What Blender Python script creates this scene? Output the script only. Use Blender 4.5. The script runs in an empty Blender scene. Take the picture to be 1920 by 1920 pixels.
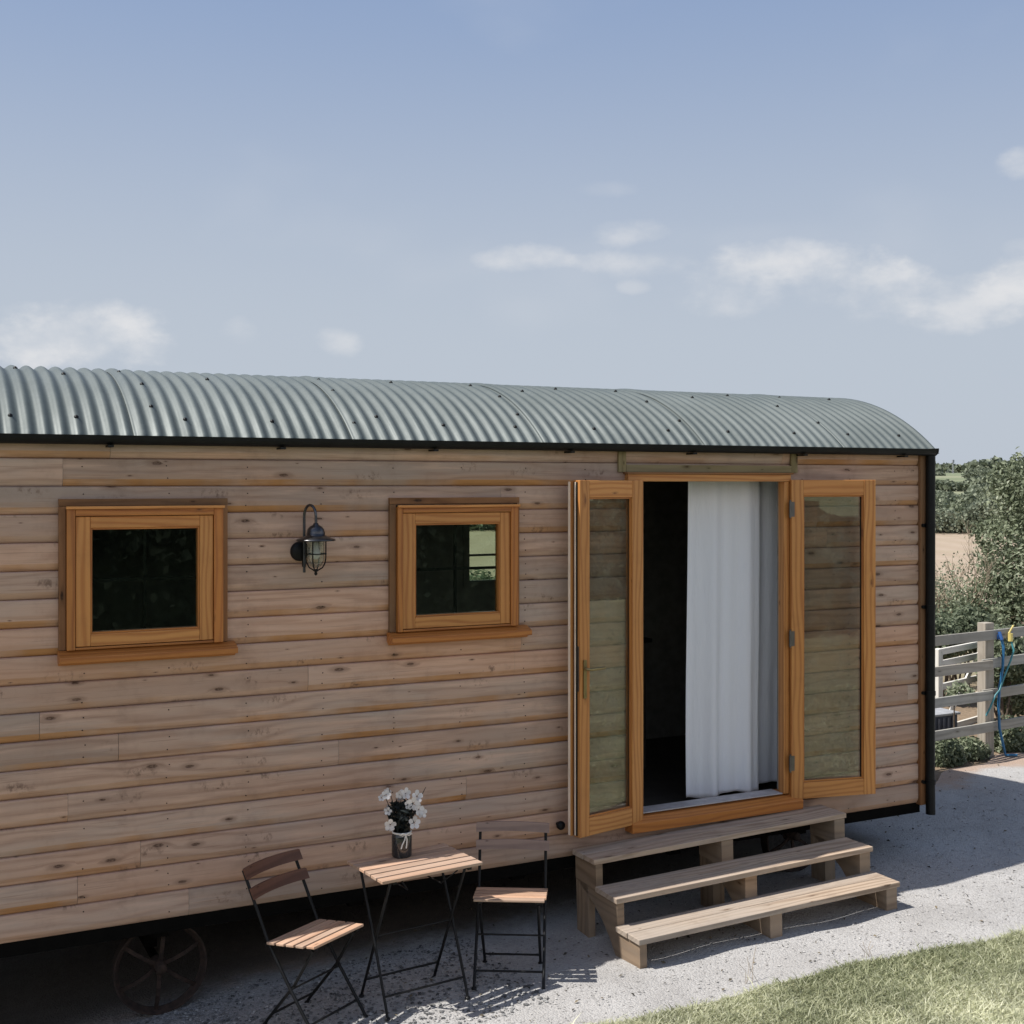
import bpy, bmesh, math, random
import numpy as np
from mathutils import Vector, Matrix
R = math.radians
rng = np.random.default_rng(7)
random.seed(7)
S = bpy.context.scene
col = S.collection

# ------------------------------------------------------------------ camera
CAM = Vector((0, -6.38, 2.6))
YAW = math.atan(2330 / 4633)
cam = bpy.data.cameras.new("camera"); co = bpy.data.objects.new("camera", cam); col.objects.link(co)
co.location = CAM; co.rotation_euler = (R(90), 0, -YAW)
cam.sensor_width = 36; cam.lens = 2330 / 1920 * 36; cam.shift_y = -54 / 1920
cam.clip_end = 6000; cam.clip_start = .05
S.camera = co
FW = Vector((math.sin(YAW), math.cos(YAW), 0)); RT = Vector((math.cos(YAW), -math.sin(YAW), 0))
def ray(x, y): return FW + RT * ((x - 960) / 2330) + Vector((0, 0, (906 - y) / 2330))
def at(x, y, d): return CAM + ray(x, y) * d
# ------------------------------------------------------------------ light
SUN = Vector((-.615, .16, 1)).normalized()
SUN_EL = math.asin(SUN.z); SUN_ROT = math.atan2(SUN.x, SUN.y)
SKY_STRENGTH = .105; SUN_STRENGTH = 5.0; EXPOSURE = 0.2
S.view_settings.view_transform = 'Standard'; S.view_settings.look = 'None'
S.view_settings.exposure = EXPOSURE; S.view_settings.gamma = 1
sl = bpy.data.lights.new("sun", 'SUN'); sl.energy = SUN_STRENGTH; sl.angle = R(.5); sl.color = (1, .955, .89)
so = bpy.data.objects.new("sun", sl); col.objects.link(so); so.location = (0, 0, 30)
so.rotation_euler = SUN.to_track_quat('Z', 'Y').to_euler()

# ------------------------------------------------------------------ node helper
class NT:
    def __init__(s, nt): s.nt = nt; s.n = nt.nodes; s.l = nt.links
    def add(s, t, **k):
        n = s.n.new(t)
        for a, b in k.items(): setattr(n, a, b)
        return n
    def put(s, sock, v):
        if isinstance(v, bpy.types.NodeSocket): s.l.new(v, sock)
        elif v is not None:
            if sock.type in ('RGBA',) and not isinstance(v, (int, float)) and len(v) == 3: v = (*v, 1)
            sock.default_value = v
    def m(s, op, a, b=None, c=None, clamp=False):
        n = s.add('ShaderNodeMath', operation=op, use_clamp=clamp); s.put(n.inputs[0], a)
        if b is not None: s.put(n.inputs[1], b)
        if c is not None: s.put(n.inputs[2], c)
        return n.outputs[0]
    def ss(s, v, a, b, o0=0., o1=1.):
        n = s.add('ShaderNodeMapRange', interpolation_type='SMOOTHSTEP'); s.put(n.inputs[0], v)
        for i, q in zip((1, 2, 3, 4), (a, b, o0, o1)): s.put(n.inputs[i], q)
        return n.outputs[0]
    def mix(s, f, a, b, mode='MIX'):
        n = s.add('ShaderNodeMix', data_type='RGBA', blend_type=mode); n.clamp_factor = True
        s.put(n.inputs[0], f); s.put(n.inputs[6], a); s.put(n.inputs[7], b); return n.outputs[2]
    def noise(s, v, scale, detail=3, rough=.5, dim='3D', w=None, dist=0):
        n = s.add('ShaderNodeTexNoise', noise_dimensions=dim)
        if v is not None: s.put(n.inputs['Vector'], v)
        if w is not None: s.put(n.inputs['W'], w)
        n.inputs['Scale'].default_value = scale; n.inputs['Detail'].default_value = detail
        n.inputs['Roughness'].default_value = rough; n.inputs['Distortion'].default_value = dist
        return n.outputs[0]
    def xyz(s, a, b, c):
        n = s.add('ShaderNodeCombineXYZ'); s.put(n.inputs[0], a); s.put(n.inputs[1], b); s.put(n.inputs[2], c); return n.outputs[0]
    def sep(s, v):
        n = s.add('ShaderNodeSeparateXYZ'); s.put(n.inputs[0], v); return n.outputs
    def vor(s, v, scale, feature='F1', dim='3D', rand=1.):
        n = s.add('ShaderNodeTexVoronoi', feature=feature, voronoi_dimensions=dim)
        s.put(n.inputs['Vector'], v); n.inputs['Scale'].default_value = scale; n.inputs['Randomness'].default_value = rand
        return n.outputs
    def ramp(s, f, stops):
        n = s.add('ShaderNodeValToRGB'); s.put(n.inputs[0], f); e = n.color_ramp.elements
        while len(e) < len(stops): e.new(.5)
        for q, (p, c) in zip(e, stops): q.position = p; q.color = (*c, 1)
        return n.outputs[0]
    def bump(s, h, strength, dist):
        n = s.add('ShaderNodeBump'); s.put(n.inputs['Height'], h); s.put(n.inputs['Strength'], strength)
        n.inputs['Distance'].default_value = dist; return n.outputs[0]

def newmat(name):
    m = bpy.data.materials.new(name); m.use_nodes = True; t = NT(m.node_tree)
    return m, t, m.node_tree.nodes['Principled BSDF']
def simple(name, c, rough=.6, metal=0., noise=.15, nscale=12., bump=0., spec=.5):
    m, t, p = newmat(name)
    g = t.add('ShaderNodeTexCoord').outputs['Object']
    f = t.noise(g, nscale, 4, .6)
    lo = [x * (1 - noise) for x in c]; hi = [min(1, x * (1 + noise)) for x in c]
    t.put(p.inputs['Base Color'], t.mix(t.ss(f, .3, .7), lo, hi))
    p.inputs['Roughness'].default_value = rough; p.inputs['Metallic'].default_value = metal
    p.inputs['Specular IOR Level'].default_value = spec
    if bump: t.put(p.inputs['Normal'], t.bump(f, bump, .01))
    return m

# ------------------------------------------------------------------ world: Nishita sky with clouds
W = bpy.data.worlds.new("World"); S.world = W; W.use_nodes = True
t = NT(W.node_tree); bg = W.node_tree.nodes['Background']
sky = t.add('ShaderNodeTexSky', sky_type='NISHITA'); sky.sun_disc = False
sky.sun_elevation = SUN_EL; sky.sun_rotation = SUN_ROT; sky.air_density = 1.0; sky.dust_density = 1.0; sky.ozone_density = 1.0; sky.altitude = 50
d = t.add('ShaderNodeTexCoord').outputs['Generated']
dx, dy, dz = t.sep(d)
az = t.m('ARCTAN2', dx, dy); el = t.m('ARCSINE', dz)
def azel(x, y):
    v = ray(x, y).normalized(); return math.atan2(v.x, v.y), math.asin(v.z)
ae = t.xyz(az, t.m('MULTIPLY', el, 1.7), 0.)
n1 = t.noise(ae, 14., 6, .55, '2D'); n2 = t.noise(ae, 46., 5, .6, '2D'); n3 = t.noise(ae, 5., 3, .5, '2D')
det = t.m('ADD', t.m('MULTIPLY', t.m('SUBTRACT', n1, .5), 2.2), t.m('MULTIPLY', t.m('SUBTRACT', n2, .5), .9))
tot = None
clouds = [(150, 630, 185, 66, .85, .8), (60, 640, 100, 54, .75, .8), (262, 648, 76, 46, .7, .8), (445, 622, 40, 28, .40, .5), (636, 638, 46, 28, .50, .5),
          (975, 488, 95, 32, .6, .5), (1190, 438, 80, 28, .55, .5), (1190, 538, 34, 16, .32, .6), (1170, 492, 170, 20, .35, .2), (1370, 535, 120, 66, .58, .3),
          (1450, 500, 210, 50, .68, .25), (1560, 515, 130, 56, .62, .2), (1230, 492, 150, 34, .4, .2), (1660, 545, 115, 70, .78, .7), (1800, 562, 170, 62, .75, .7), (1915, 530, 100, 62, .8, .7), (1912, 308, 46, 34, .6, .6), (1905, 460, 40, 20, .35, .5),
          (1130, 355, 70, 16, .16, .3), (2150, 520, 160, 50, .8, 1), (2300, 380, 90, 40, .6, 1), (-250, 600, 170, 60, .8, 1)]
for (x, y, rx, ry, op, edge) in clouds:
    a0, e0 = azel(x, y); a1, _ = azel(x + rx, y); _, e1 = azel(x, y - ry)
    ra = abs(a1 - a0); re = abs(e1 - e0)
    ua = t.m('DIVIDE', t.m('SUBTRACT', az, a0), ra); ue = t.m('DIVIDE', t.m('SUBTRACT', el, e0), re)
    r2 = t.m('ADD', t.m('MULTIPLY', ua, ua), t.m('MULTIPLY', ue, ue))
    v = t.m('SUBTRACT', 1., r2); v = t.m('ADD', v, t.m('MULTIPLY', det, 1.0))
    c = t.ss(v, -.15, 1.9 - .9 * edge, 0., op)
    tot = c if tot is None else t.m('SUBTRACT', t.m('ADD', tot, c), t.m('MULTIPLY', tot, c))
bgc = t.m('MULTIPLY', t.ss(n3, .56, .8), t.ss(el, .02, .12, 0., .10))
# unseen cloud bank added behind the viewer to brighten the shaded front wall
fill_cloud = t.m('MULTIPLY', t.ss(dy, -.15, -.55), t.m('MULTIPLY', t.ss(el, .03, .10), t.ss(el, .62, .40)))
bgc = t.m('MAXIMUM', bgc, t.m('MULTIPLY', fill_cloud, t.ss(t.m('ADD', n3, t.m('MULTIPLY', det, .1)), .30, .52, 0., .92)))
tot = t.m('MAXIMUM', tot, bgc)
skyc = t.mix(t.m('MULTIPLY', t.ss(el, -.02, .60, .96, .78), t.ss(el, .45, .9, 1., .0)), sky.outputs[0], t.mix(t.ss(el, .10, .46), (4.15, 4.60, 5.28), (2.2, 3.05, 4.85)))
cl = t.mix(t.ss(n1, .3, .7), (5.1, 5.4, 5.85), (6.3, 6.35, 6.5))
cl = t.mix(fill_cloud, cl, (8.6, 8.6, 8.7))
t.put(bg.inputs[0], t.mix(tot, skyc, cl)); bg.inputs[1].default_value = SKY_STRENGTH

# ------------------------------------------------------------------ mesh builder
def v3(*a): return Vector(a)
class MB:
    def __init__(s): s.v = []; s.f = []; s.uv = []; s.r = []; s.mi = []; s.sm = []
    def face(s, pts, uvs, rnd=0., mi=0, smooth=False):
        b = len(s.v); s.v += [tuple(p) for p in pts]; s.f.append(list(range(b, b + len(pts)))); s.uv += list(uvs); s.r.append(rnd); s.mi.append(mi); s.sm.append(smooth)
    def mesh(s, vs, fs, uvs, rnd=0., mi=0, smooth=False):
        b = len(s.v); s.v += [tuple(p) for p in vs]
        for f in fs:
            s.f.append([b + i for i in f]); s.uv += [uvs[i] for i in f]; s.r.append(rnd); s.mi.append(mi); s.sm.append(smooth)
    def box(s, lo, hi, g=0, M=None, rnd=None, mi=0):
        rnd = random.random() if rnd is None else rnd
        x0, y0, z0 = lo; x1, y1, z1 = hi
        P = [(x0,y0,z0),(x1,y0,z0),(x1,y1,z0),(x0,y1,z0),(x0,y0,z1),(x1,y0,z1),(x1,y1,z1),(x0,y1,z1)]
        o1, o2 = [k for k in range(3) if k != g]
        off = random.random() * 7
        uv = [(p[g] + off, p[o1] + p[o2] * 1.0) for p in P]
        Q = [Vector(p) for p in P]
        if M is not None: Q = [M @ q for q in Q]
        s.mesh(Q, [(0,3,2,1),(4,5,6,7),(0,1,5,4),(1,2,6,5),(2,3,7,6),(3,0,4,7)], uv, rnd, mi)
    def bar(s, a, b, w, h, up=(0, 0, 1), rnd=None, mi=0, ext=0.):
        a = Vector(a); b = Vector(b); d = (b - a); L = d.length; d.normalize(); a = a - d * ext; L += 2 * ext
        u = Vector(up); sd = d.cross(u)
        if sd.length < 1e-4: sd = d.cross(Vector((1, 0, 0)))
        sd.normalize(); u = sd.cross(d).normalized()
        M = Matrix(((d.x, sd.x, u.x, a.x), (d.y, sd.y, u.y, a.y), (d.z, sd.z, u.z, a.z), (0, 0, 0, 1)))
        s.box((0, -w / 2, -h / 2), (L, w / 2, h / 2), 0, M, rnd, mi)
    def tube(s, pts, r, n=10, caps=True, rnd=0., mi=0):
        pts = [Vector(p) for p in pts]; rr = r if isinstance(r, (list, tuple)) else [r] * len(pts)
        vs = []; uv = []; L = 0; prev = None
        for i, p in enumerate(pts):
            tdir = (pts[min(i + 1, len(pts) - 1)] - pts[max(i - 1, 0)]).normalized()
            if prev is None:
                n0 = tdir.cross(Vector((0, 0, 1)));  n0 = tdir.cross(Vector((1, 0, 0))) if n0.length < .1 else n0
            else: n0 = prev - tdir * prev.dot(tdir)
            n0.normalize(); prev = n0; b0 = tdir.cross(n0)
            if i: L += (pts[i] - pts[i - 1]).length
            for k in range(n):
                a = 2 * math.pi * k / n; vs.append(p + (n0 * math.cos(a) + b0 * math.sin(a)) * rr[i]); uv.append((L, k * 2 * math.pi * rr[i] / n))
        fs = []
        for i in range(len(pts) - 1):
            for k in range(n): fs.append((i*n+k, i*n+(k+1)%n, (i+1)*n+(k+1)%n, (i+1)*n+k))
        s.mesh(vs, fs, uv, rnd, mi, True)
        if caps:
            s.mesh(vs[:n][::-1], [tuple(range(n))], uv[:n], rnd, mi); s.mesh(vs[-n:], [tuple(range(n))], uv[-n:], rnd, mi)
    def lathe(s, prof, c, n=24, axis='z', rnd=0., mi=0):
        c = Vector(c); vs = []; uv = []
        for (r, z) in prof:
            for k in range(n):
                a = 2 * math.pi * k / n
                q = (r * math.cos(a), r * math.sin(a), z) if axis == 'z' else (r * math.cos(a), z, r * math.sin(a))
                vs.append(c + Vector(q)); uv.append((z, a * r))
        fs = []
        for i in range(len(prof) - 1):
            for k in range(n): fs.append((i*n+k, i*n+(k+1)%n, (i+1)*n+(k+1)%n, (i+1)*n+k))
        s.mesh(vs, fs, uv, rnd, mi, True)
    def prism(s, poly, a0, a1, axis='x', rnd=None, mi=0, M=None):
        rnd = random.random() if rnd is None else rnd; n = len(poly)
        def mk(a, p): q = Vector((a, p[0], p[1])) if axis == 'x' else (Vector((p[0], a, p[1])) if axis == 'y' else Vector((p[0], p[1], a))); return M @ q if M is not None else q
        vs = [mk(a0, p) for p in poly] + [mk(a1, p) for p in poly]
        uv = [(p[0] + 3*rnd, p[1]) for p in poly] + [(p[0] + 3*rnd + .03, p[1]) for p in poly]
        fs = [tuple(range(n))[::-1], tuple(range(n, 2 * n))] + [(i, (i + 1) % n, n + (i + 1) % n, n + i) for i in range(n)]
        s.mesh(vs, fs, uv, rnd, mi)
    def build(s, name, mats, parent=None, bevel=0., org=None, weld=False, solid=0.):
        if not isinstance(mats, (list, tuple)): mats = [mats]
        org = Vector(org) if org is not None else (Vector(parent['_o']) if parent is not None and '_o' in parent else Vector((0, 0, 0)))
        me = bpy.data.meshes.new(name)
        me.from_pydata([(a - org.x, b - org.y, c - org.z) for a, b, c in s.v], [], s.f)
        for m in mats: me.materials.append(m)
        u = me.uv_layers.new(name='UVMap'); u.data.foreach_set('uv', np.array(s.uv, dtype=np.float32).ravel())
        a = me.attributes.new('rnd', 'FLOAT', 'FACE'); a.data.foreach_set('value', np.array(s.r, dtype=np.float32))
        me.polygons.foreach_set('material_index', np.array(s.mi, dtype=np.int32)); me.polygons.foreach_set('use_smooth', np.array(s.sm, dtype=bool))
        me.update()
        if any(s.sm) or weld:
            bm = bmesh.new(); bm.from_mesh(me)
            if weld: bmesh.ops.remove_doubles(bm, verts=bm.verts, dist=1e-5)
            bmesh.ops.recalc_face_normals(bm, faces=bm.faces)
            bm.to_mesh(me); bm.free()
        o = bpy.data.objects.new(name, me); col.objects.link(o)
        if parent is not None: o.parent = parent
        if bevel:
            b = o.modifiers.new('b', 'BEVEL'); b.width = bevel; b.segments = 2; b.limit_method = 'ANGLE'; b.angle_limit = R(40)
        if solid:
            b = o.modifiers.new('s', 'SOLIDIFY'); b.thickness = solid; b.offset = -1
        return o
def tag(o, label=None, cat=None, group=None, kind=None):
    if label: o['label'] = label
    if cat: o['category'] = cat
    if group: o['group'] = group
    if kind: o['kind'] = kind
    return o
def thing(name, label, cat, loc=(0, 0, 0), rot=(0, 0, 0), group=None, local=False):
    o = bpy.data.objects.new(name, None); col.objects.link(o); o.location = loc; o.rotation_euler = rot
    o.empty_display_size = .1
    o['_o'] = (0., 0., 0.) if local else tuple(float(x) for x in loc)
    return tag(o, label, cat, group)
def sub(parent, o): o.parent = parent; return o

# numpy leaf clouds
def leaf_mesh(name, mats, P, N, size, parent=None, org=(0, 0, 0), aspect=.5, rnd=None, fold=.25):
    """P (n,3) centres, N (n,3) approx normals, size (n,) lengths -> folded leaf of two quads-as-triangles"""
    n = len(P); size = np.broadcast_to(np.asarray(size, dtype=float), (n,))
    N = N / (np.linalg.norm(N, axis=1, keepdims=True) + 1e-9)
    A = rng.normal(size=(n, 3)); A -= N * np.sum(A * N, 1, keepdims=True); A /= (np.linalg.norm(A, axis=1, keepdims=True) + 1e-9)
    B = np.cross(N, A)
    L = size[:, None] * .5; Wd = L * aspect
    v0 = P - A * L; v1 = P + B * Wd + N * L * fold; v2 = P + A * L; v3_ = P - B * Wd + N * L * fold
    V = np.stack([v0, v1, v2, v3_], 1).reshape(-1, 3) - np.array(org)
    T = (np.arange(n)[:, None, None] * 4 + np.array([[0, 1, 2], [0, 2, 3]])[None]).reshape(-1, 3)
    me = bpy.data.meshes.new(name); me.vertices.add(4 * n); me.vertices.foreach_set('co', V.astype(np.float32).ravel())
    me.loops.add(len(T) * 3); me.loops.foreach_set('vertex_index', T.astype(np.int32).ravel())
    me.polygons.add(len(T)); me.polygons.foreach_set('loop_start', np.arange(0, len(T) * 3, 3, dtype=np.int32))
    me.update(calc_edges=True)
    rr = rng.random(n) if rnd is None else rnd
    a = me.attributes.new('rnd', 'FLOAT', 'FACE'); a.data.foreach_set('value', np.repeat(rr, 2).astype(np.float32))
    me.materials.append(mats); me.validate()
    o = bpy.data.objects.new(name, me); col.objects.link(o)
    if parent is not None: o.parent = parent
    return o

# ------------------------------------------------------------------ materials
def attr(t, name='rnd'): return t.add('ShaderNodeAttribute', attribute_name=name).outputs['Fac']
def wood(name, light, dark, knot=(.06, .03, .02), rings=1., rough=.7, knots=1., vary=.25, spec=.25, warm=None, warmv=0., bump=.25, streak=.5, grey=None, coat=0., marks=0., wav=30.):
    m, t, p = newmat(name)
    uv = t.add('ShaderNodeUVMap', uv_map='UVMap').outputs[0]; r = attr(t)
    u, v, _ = t.sep(uv)
    uo = t.m('ADD', u, t.m('MULTIPLY', r, 37.3)); vo = t.m('ADD', v, t.m('MULTIPLY', r, 11.7))
    # knots: sparse voronoi points; they bend the grain round them
    kv = t.vor(t.xyz(t.m('MULTIPLY', uo, 4.4), t.m('MULTIPLY', vo, 13.), t.m('MULTIPLY', r, 5.)), 1., dim='2D')
    kc = t.sep(kv['Color'])
    kd = kv['Distance']
    big = t.ss(kc[0], .2, 1.1, .03, .15)
    wob = t.noise(t.xyz(t.m('MULTIPLY', uo, 40.), t.m('MULTIPLY', vo, 90.), r), 1., 3, .6)
    kd = t.m('ADD', kd, t.m('MULTIPLY', t.m('SUBTRACT', wob, .5), .06))
    kr = t.m('DIVIDE', kd, t.m('MAXIMUM', big, .01))
    on = t.m('GREATER_THAN', kc[1], 1 - .62 * knots)
    bend = t.m('MULTIPLY', t.m('MULTIPLY', on, t.m('POWER', 2.718, t.m('MULTIPLY', t.m('MULTIPLY', kr, kr), -.22))), .07)
    vv = t.m('ADD', vo, t.m('MULTIPLY', bend, t.m('SUBTRACT', kc[2], .5)))
    lown = t.noise(t.xyz(t.m('MULTIPLY', uo, .9), t.m('MULTIPLY', vv, 5.), r), 1., 2, .5)
    ringc = t.m('ADD', t.m('MULTIPLY', vv, 120. * rings), t.m('MULTIPLY', lown, wav))
    ring = t.m('MULTIPLY_ADD', t.m('SINE', ringc), .5, .5)
    fine = t.noise(t.xyz(t.m('MULTIPLY', uo, 7.), t.m('MULTIPLY', vv, 260.), r), 1., 3, .6)
    med = t.noise(t.xyz(t.m('MULTIPLY', uo, 1.6), t.m('MULTIPLY', vv, 40.), r), 1., 3, .6)
    g = t.m('ADD', t.m('MULTIPLY', t.m('MULTIPLY', ring, ring), .35 * streak * 2), t.m('MULTIPLY', t.m('ADD', fine, med), .32))
    c = t.mix(t.ss(g, .2, .85), light, dark)
    if grey is not None:
        gp = t.noise(t.xyz(t.m('MULTIPLY', uo, .7), t.m('MULTIPLY', vo, 3.), r), 1., 4, .6)
        c = t.mix(t.ss(gp, .35, .7, .05, .85), c, grey)
    hue = t.noise(None, 1., 0, dim='1D', w=t.m('MULTIPLY', r, 91.))
    c = t.mix(t.ss(t.m('FRACT', t.m('MULTIPLY', r, 17.7)), 0., 1., 0., vary), c, [x * .45 for x in dark], 'MIX')
    c = t.mix(t.ss(t.m('FRACT', t.m('MULTIPLY', r, 5.3)), 0.3, 1., 0., vary), c, (light[0]*1.15, light[1]*.95, light[2]*.8))
    if warm is not None:
        w = t.add('ShaderNodeAttribute', attribute_name='warm').outputs['Fac']
        wn = t.noise(t.xyz(t.m('MULTIPLY', uo, 1.1), r, 0.), 1., 4, .6)
        wf = t.m('MULTIPLY', t.m('MULTIPLY', w, t.ss(t.m('FRACT', t.m('MULTIPLY', r, 29.3)), .1, .9, .25, 1.)), t.ss(wn, .38, .6, .0, 1.), clamp=True)
        c = t.mix(wf, c, t.mix(g, warm, [x * .6 for x in warm]))
    if marks:
        # feathery cross-grain smudges and pitch streaks
        mv = t.vor(t.xyz(t.m('MULTIPLY', uo, 2.3), t.m('MULTIPLY', vo, 7.), t.m('MULTIPLY', r, 3.)), 1., dim='2D'); mc = t.sep(mv['Color'])
        mn = t.noise(t.xyz(t.m('MULTIPLY', uo, 34.), t.m('MULTIPLY', vo, 22.), r), 1., 4, .7)
        mk = t.m('MULTIPLY', t.m('MULTIPLY', t.ss(mv['Distance'], .05, .30, 1., 0.), t.m('GREATER_THAN', mc[1], .55)), t.ss(mn, .50, .66))
        c = t.mix(t.m('MULTIPLY', mk, marks), c, [x * .38 for x in dark])
        ln = t.noise(t.xyz(t.m('MULTIPLY', uo, 3.), t.m('MULTIPLY', vv, 170.), r), 1., 2, .5)
        c = t.mix(t.m('MULTIPLY', t.ss(ln, .60, .72), .45), c, [x * .7 for x in dark])
        lw_ = t.noise(t.xyz(t.m('MULTIPLY', uo, 1.3), t.m('MULTIPLY', vo, 14.), t.m('MULTIPLY', r, 7.)), 1., 4, .65)
        c = t.mix(t.ss(lw_, .5, .75, 0., .5), c, [min(1, x * 1.22) for x in light])
    kin = t.m('MULTIPLY', on, t.ss(kr, .55, 1.05, 1., 0.))
    halo = t.m('MULTIPLY', on, t.ss(kr, .9, 2.6, .45, 0.))
    c = t.mix(halo, c, [x * .55 for x in dark])
    kv2 = t.noise(t.xyz(t.m('MULTIPLY', uo, 90.), t.m('MULTIPLY', vo, 150.), r), 1., 2, .6)
    c = t.mix(t.m('MULTIPLY', kin, t.ss(kv2, .35, .65, .55, .95)), c, knot)
    if True:
        st = t.noise(t.xyz(t.m('MULTIPLY', u, 5.), t.m('MULTIPLY', v, 5.), 0.), 1., 5, .65)
        c = t.mix(t.ss(st, .48, .8, 0., .35 if coat == 0 else .22), c, [x * .4 for x in dark])
    t.put(p.inputs['Base Color'], c); p.inputs['Specular IOR Level'].default_value = spec
    t.put(p.inputs['Roughness'], t.ss(g, 0, 1, rough - .1, rough + .12))
    if coat: p.inputs['Coat Weight'].default_value = coat; p.inputs['Coat Roughness'].default_value = .3
    h = t.m('SUBTRACT', t.m('MULTIPLY', g, -1.), t.m('MULTIPLY', kin, .6))
    t.put(p.inputs['Normal'], t.bump(h, bump, .004))
    return m
M_CLAD = wood('cladding_wood', (.63, .42, .31), (.38, .225, .155), knot=(.085, .045, .03), warm=(.56, .28, .11), vary=.34, rough=.72, grey=(.50, .415, .355), streak=.40, bump=.5, knots=.42, marks=.7)
M_FRAME = wood('stained_joinery', (.54, .215, .052), (.34, .115, .028), knot=(.16, .05, .015), knots=.12, rough=.45, vary=.25, spec=.4, streak=.55, rings=1.5, wav=22., bump=.15, coat=.15)
M_DOOR = wood('door_joinery', (.66, .305, .092), (.46, .175, .045), knot=(.2, .07, .02), knots=.1, rough=.45, vary=.25, spec=.4, streak=.6, rings=1.5, wav=24., bump=.15, coat=.15)
M_TRIM = wood('weathered_trim', (.33, .155, .062), (.19, .085, .035), knot=(.03, .015, .01), knots=.5, rough=.7, vary=.3, grey=(.23, .15, .09))
M_GREEN = wood('treated_timber', (.33, .26, .13), (.2, .15, .07), knot=(.07, .04, .02), knots=.8, rough=.75, vary=.2, grey=(.27, .25, .18))
M_STEP = wood('step_timber', (.55, .43, .32), (.33, .24, .17), knot=(.14, .09, .06), knots=.25, rough=.8, vary=.2, grey=(.42, .37, .32), streak=.8)
M_STRING = wood('rough_timber', (.36, .25, .16), (.22, .145, .09), knot=(.12, .07, .04), knots=.3, rough=.85, vary=.3, grey=(.33, .27, .21), streak=.6)
M_SLAT = wood('oiled_slat', (.60, .40, .28), (.40, .24, .155), knots=.1, rough=.6, vary=.3, grey=(.54, .43, .35))
M_SLATD = wood('dark_oiled_slat', (.17, .075, .045), (.09, .04, .026), knots=.1, rough=.5, vary=.3, grey=(.13, .08, .065))
M_FENCE = wood('silvered_fence', (.42, .4, .35), (.26, .245, .21), knot=(.1, .09, .07), knots=.5, rough=.85, vary=.3, grey=(.38, .38, .36))
M_GATE = wood('pale_gate', (.82, .80, .74), (.66, .64, .57), knots=.3, rough=.8, vary=.2)
M_BLACK = simple('black_paint', (.006, .0065, .007), .5, noise=.3, spec=.25)
M_BLACKD = simple('black_steel', (.006, .006, .0065), .5, .0, noise=.3, spec=.3)
M_DARK = simple('dark_underframe', (.006, .0055, .005), .9, spec=.05)
M_INT = simple('dark_interior', (.07, .06, .05), .8)
M_INTW = simple('dark_panelling', (.24, .235, .21), .7)
M_SEAL = simple('door_seal', (.016, .015, .014), .7, spec=.1)
M_BRASS = simple('brass_handle', (.30, .24, .12), .35, .9)
M_STEEL = simple('steel_hinge', (.16, .15, .14), .45, .9)
M_EDGE = simple('pale_door_edge', (.86, .70, .55), .5, noise=.08)
M_RUST = simple('rusty_iron', (.030, .017, .012), .85, .1, noise=.5, nscale=30, bump=.3)
M_LANT = simple('lantern_metal', (.09, .09, .095), .28, .9, noise=.3, nscale=30)
M_WHITE = simple('white_ribbon', (.75, .74, .7), .8)
M_BLOCKER = simple('dark_board', (.015, .013, .011), .8)
# galvanised roof sheet
M_ROOF, t, p = newmat('galvanised_sheet')
g = t.add('ShaderNodeTexCoord').outputs['Object']
f = t.noise(g, 1.2, 5, .6); f2 = t.noise(t.xyz(t.m('MULTIPLY', t.sep(g)[0], 30.), t.m('MULTIPLY', t.sep(g)[1], 2.), t.m('MULTIPLY', t.sep(g)[2], 2.)), 1., 4, .65); f3 = t.vor(g, 60.)['Color']
c = t.mix(t.ss(f, .35, .7), (.083, .102, .100), (.115, .136, .134))
c = t.mix(t.m('MULTIPLY', t.sep(f3)[0], .08), c, (.21, .24, .24))
c = t.mix(t.ss(f2, .55, .8, 0., .3), c, (.12, .135, .13))
t.put(p.inputs['Base Color'], c); p.inputs['Metallic'].default_value = .18; t.put(p.inputs['Roughness'], t.ss(f2, .3, .7, .5, .64))
p.inputs['Specular IOR Level'].default_value = .5
# glass
def glassmat(name, tint, f0=.045, op=0.):
    m = bpy.data.materials.new(name); m.use_nodes = True; t = NT(m.node_tree); t.n.remove(t.n['Principled BSDF']); out = t.n['Material Output']
    tr = t.add('ShaderNodeBsdfTransparent'); tr.inputs[0].default_value = (*tint, 1)
    gl = t.add('ShaderNodeBsdfGlossy'); gl.inputs['Roughness'].default_value = .01; gl.inputs[0].default_value = (.9, .95, .92, 1)
    g = t.add('ShaderNodeTexCoord').outputs['Object']
    t.put(gl.inputs['Normal'], t.bump(t.noise(g, 1.8, 1), .06, .02))
    lw = t.add('ShaderNodeLayerWeight'); f5 = t.m('POWER', lw.outputs['Facing'], 4.)
    fac = t.m('ADD', f0, t.m('MULTIPLY', f5, 1 - f0))
    mx = t.add('ShaderNodeMixShader'); t.put(mx.inputs[0], fac); t.l.new(tr.outputs[0], mx.inputs[1]); t.l.new(gl.outputs[0], mx.inputs[2])
    last = mx
    if op:
        df = t.add('ShaderNodeBsdfDiffuse'); df.inputs[0].default_value = (.35, .36, .3, 1)
        m2 = t.add('ShaderNodeMixShader'); nz = t.noise(g, 9., 5, .65); t.put(m2.inputs[0], t.ss(nz, .4, .75, op * .3, op * 1.6)); t.l.new(mx.outputs[0], m2.inputs[1]); t.l.new(df.outputs[0], m2.inputs[2]); last = m2
    t.l.new(last.outputs[0], out.inputs[0]); return m
M_PANE = glassmat('window_glass', (.80, .86, .80), .045)
M_DPANE = glassmat('door_glass', (.86, .86, .82), .085, .08)
M_LGLASS = glassmat('lantern_glass', (.85, .88, .85), .09, .25)
M_JAR = glassmat('smoky_jar', (.28, .33, .36), .08)
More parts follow.
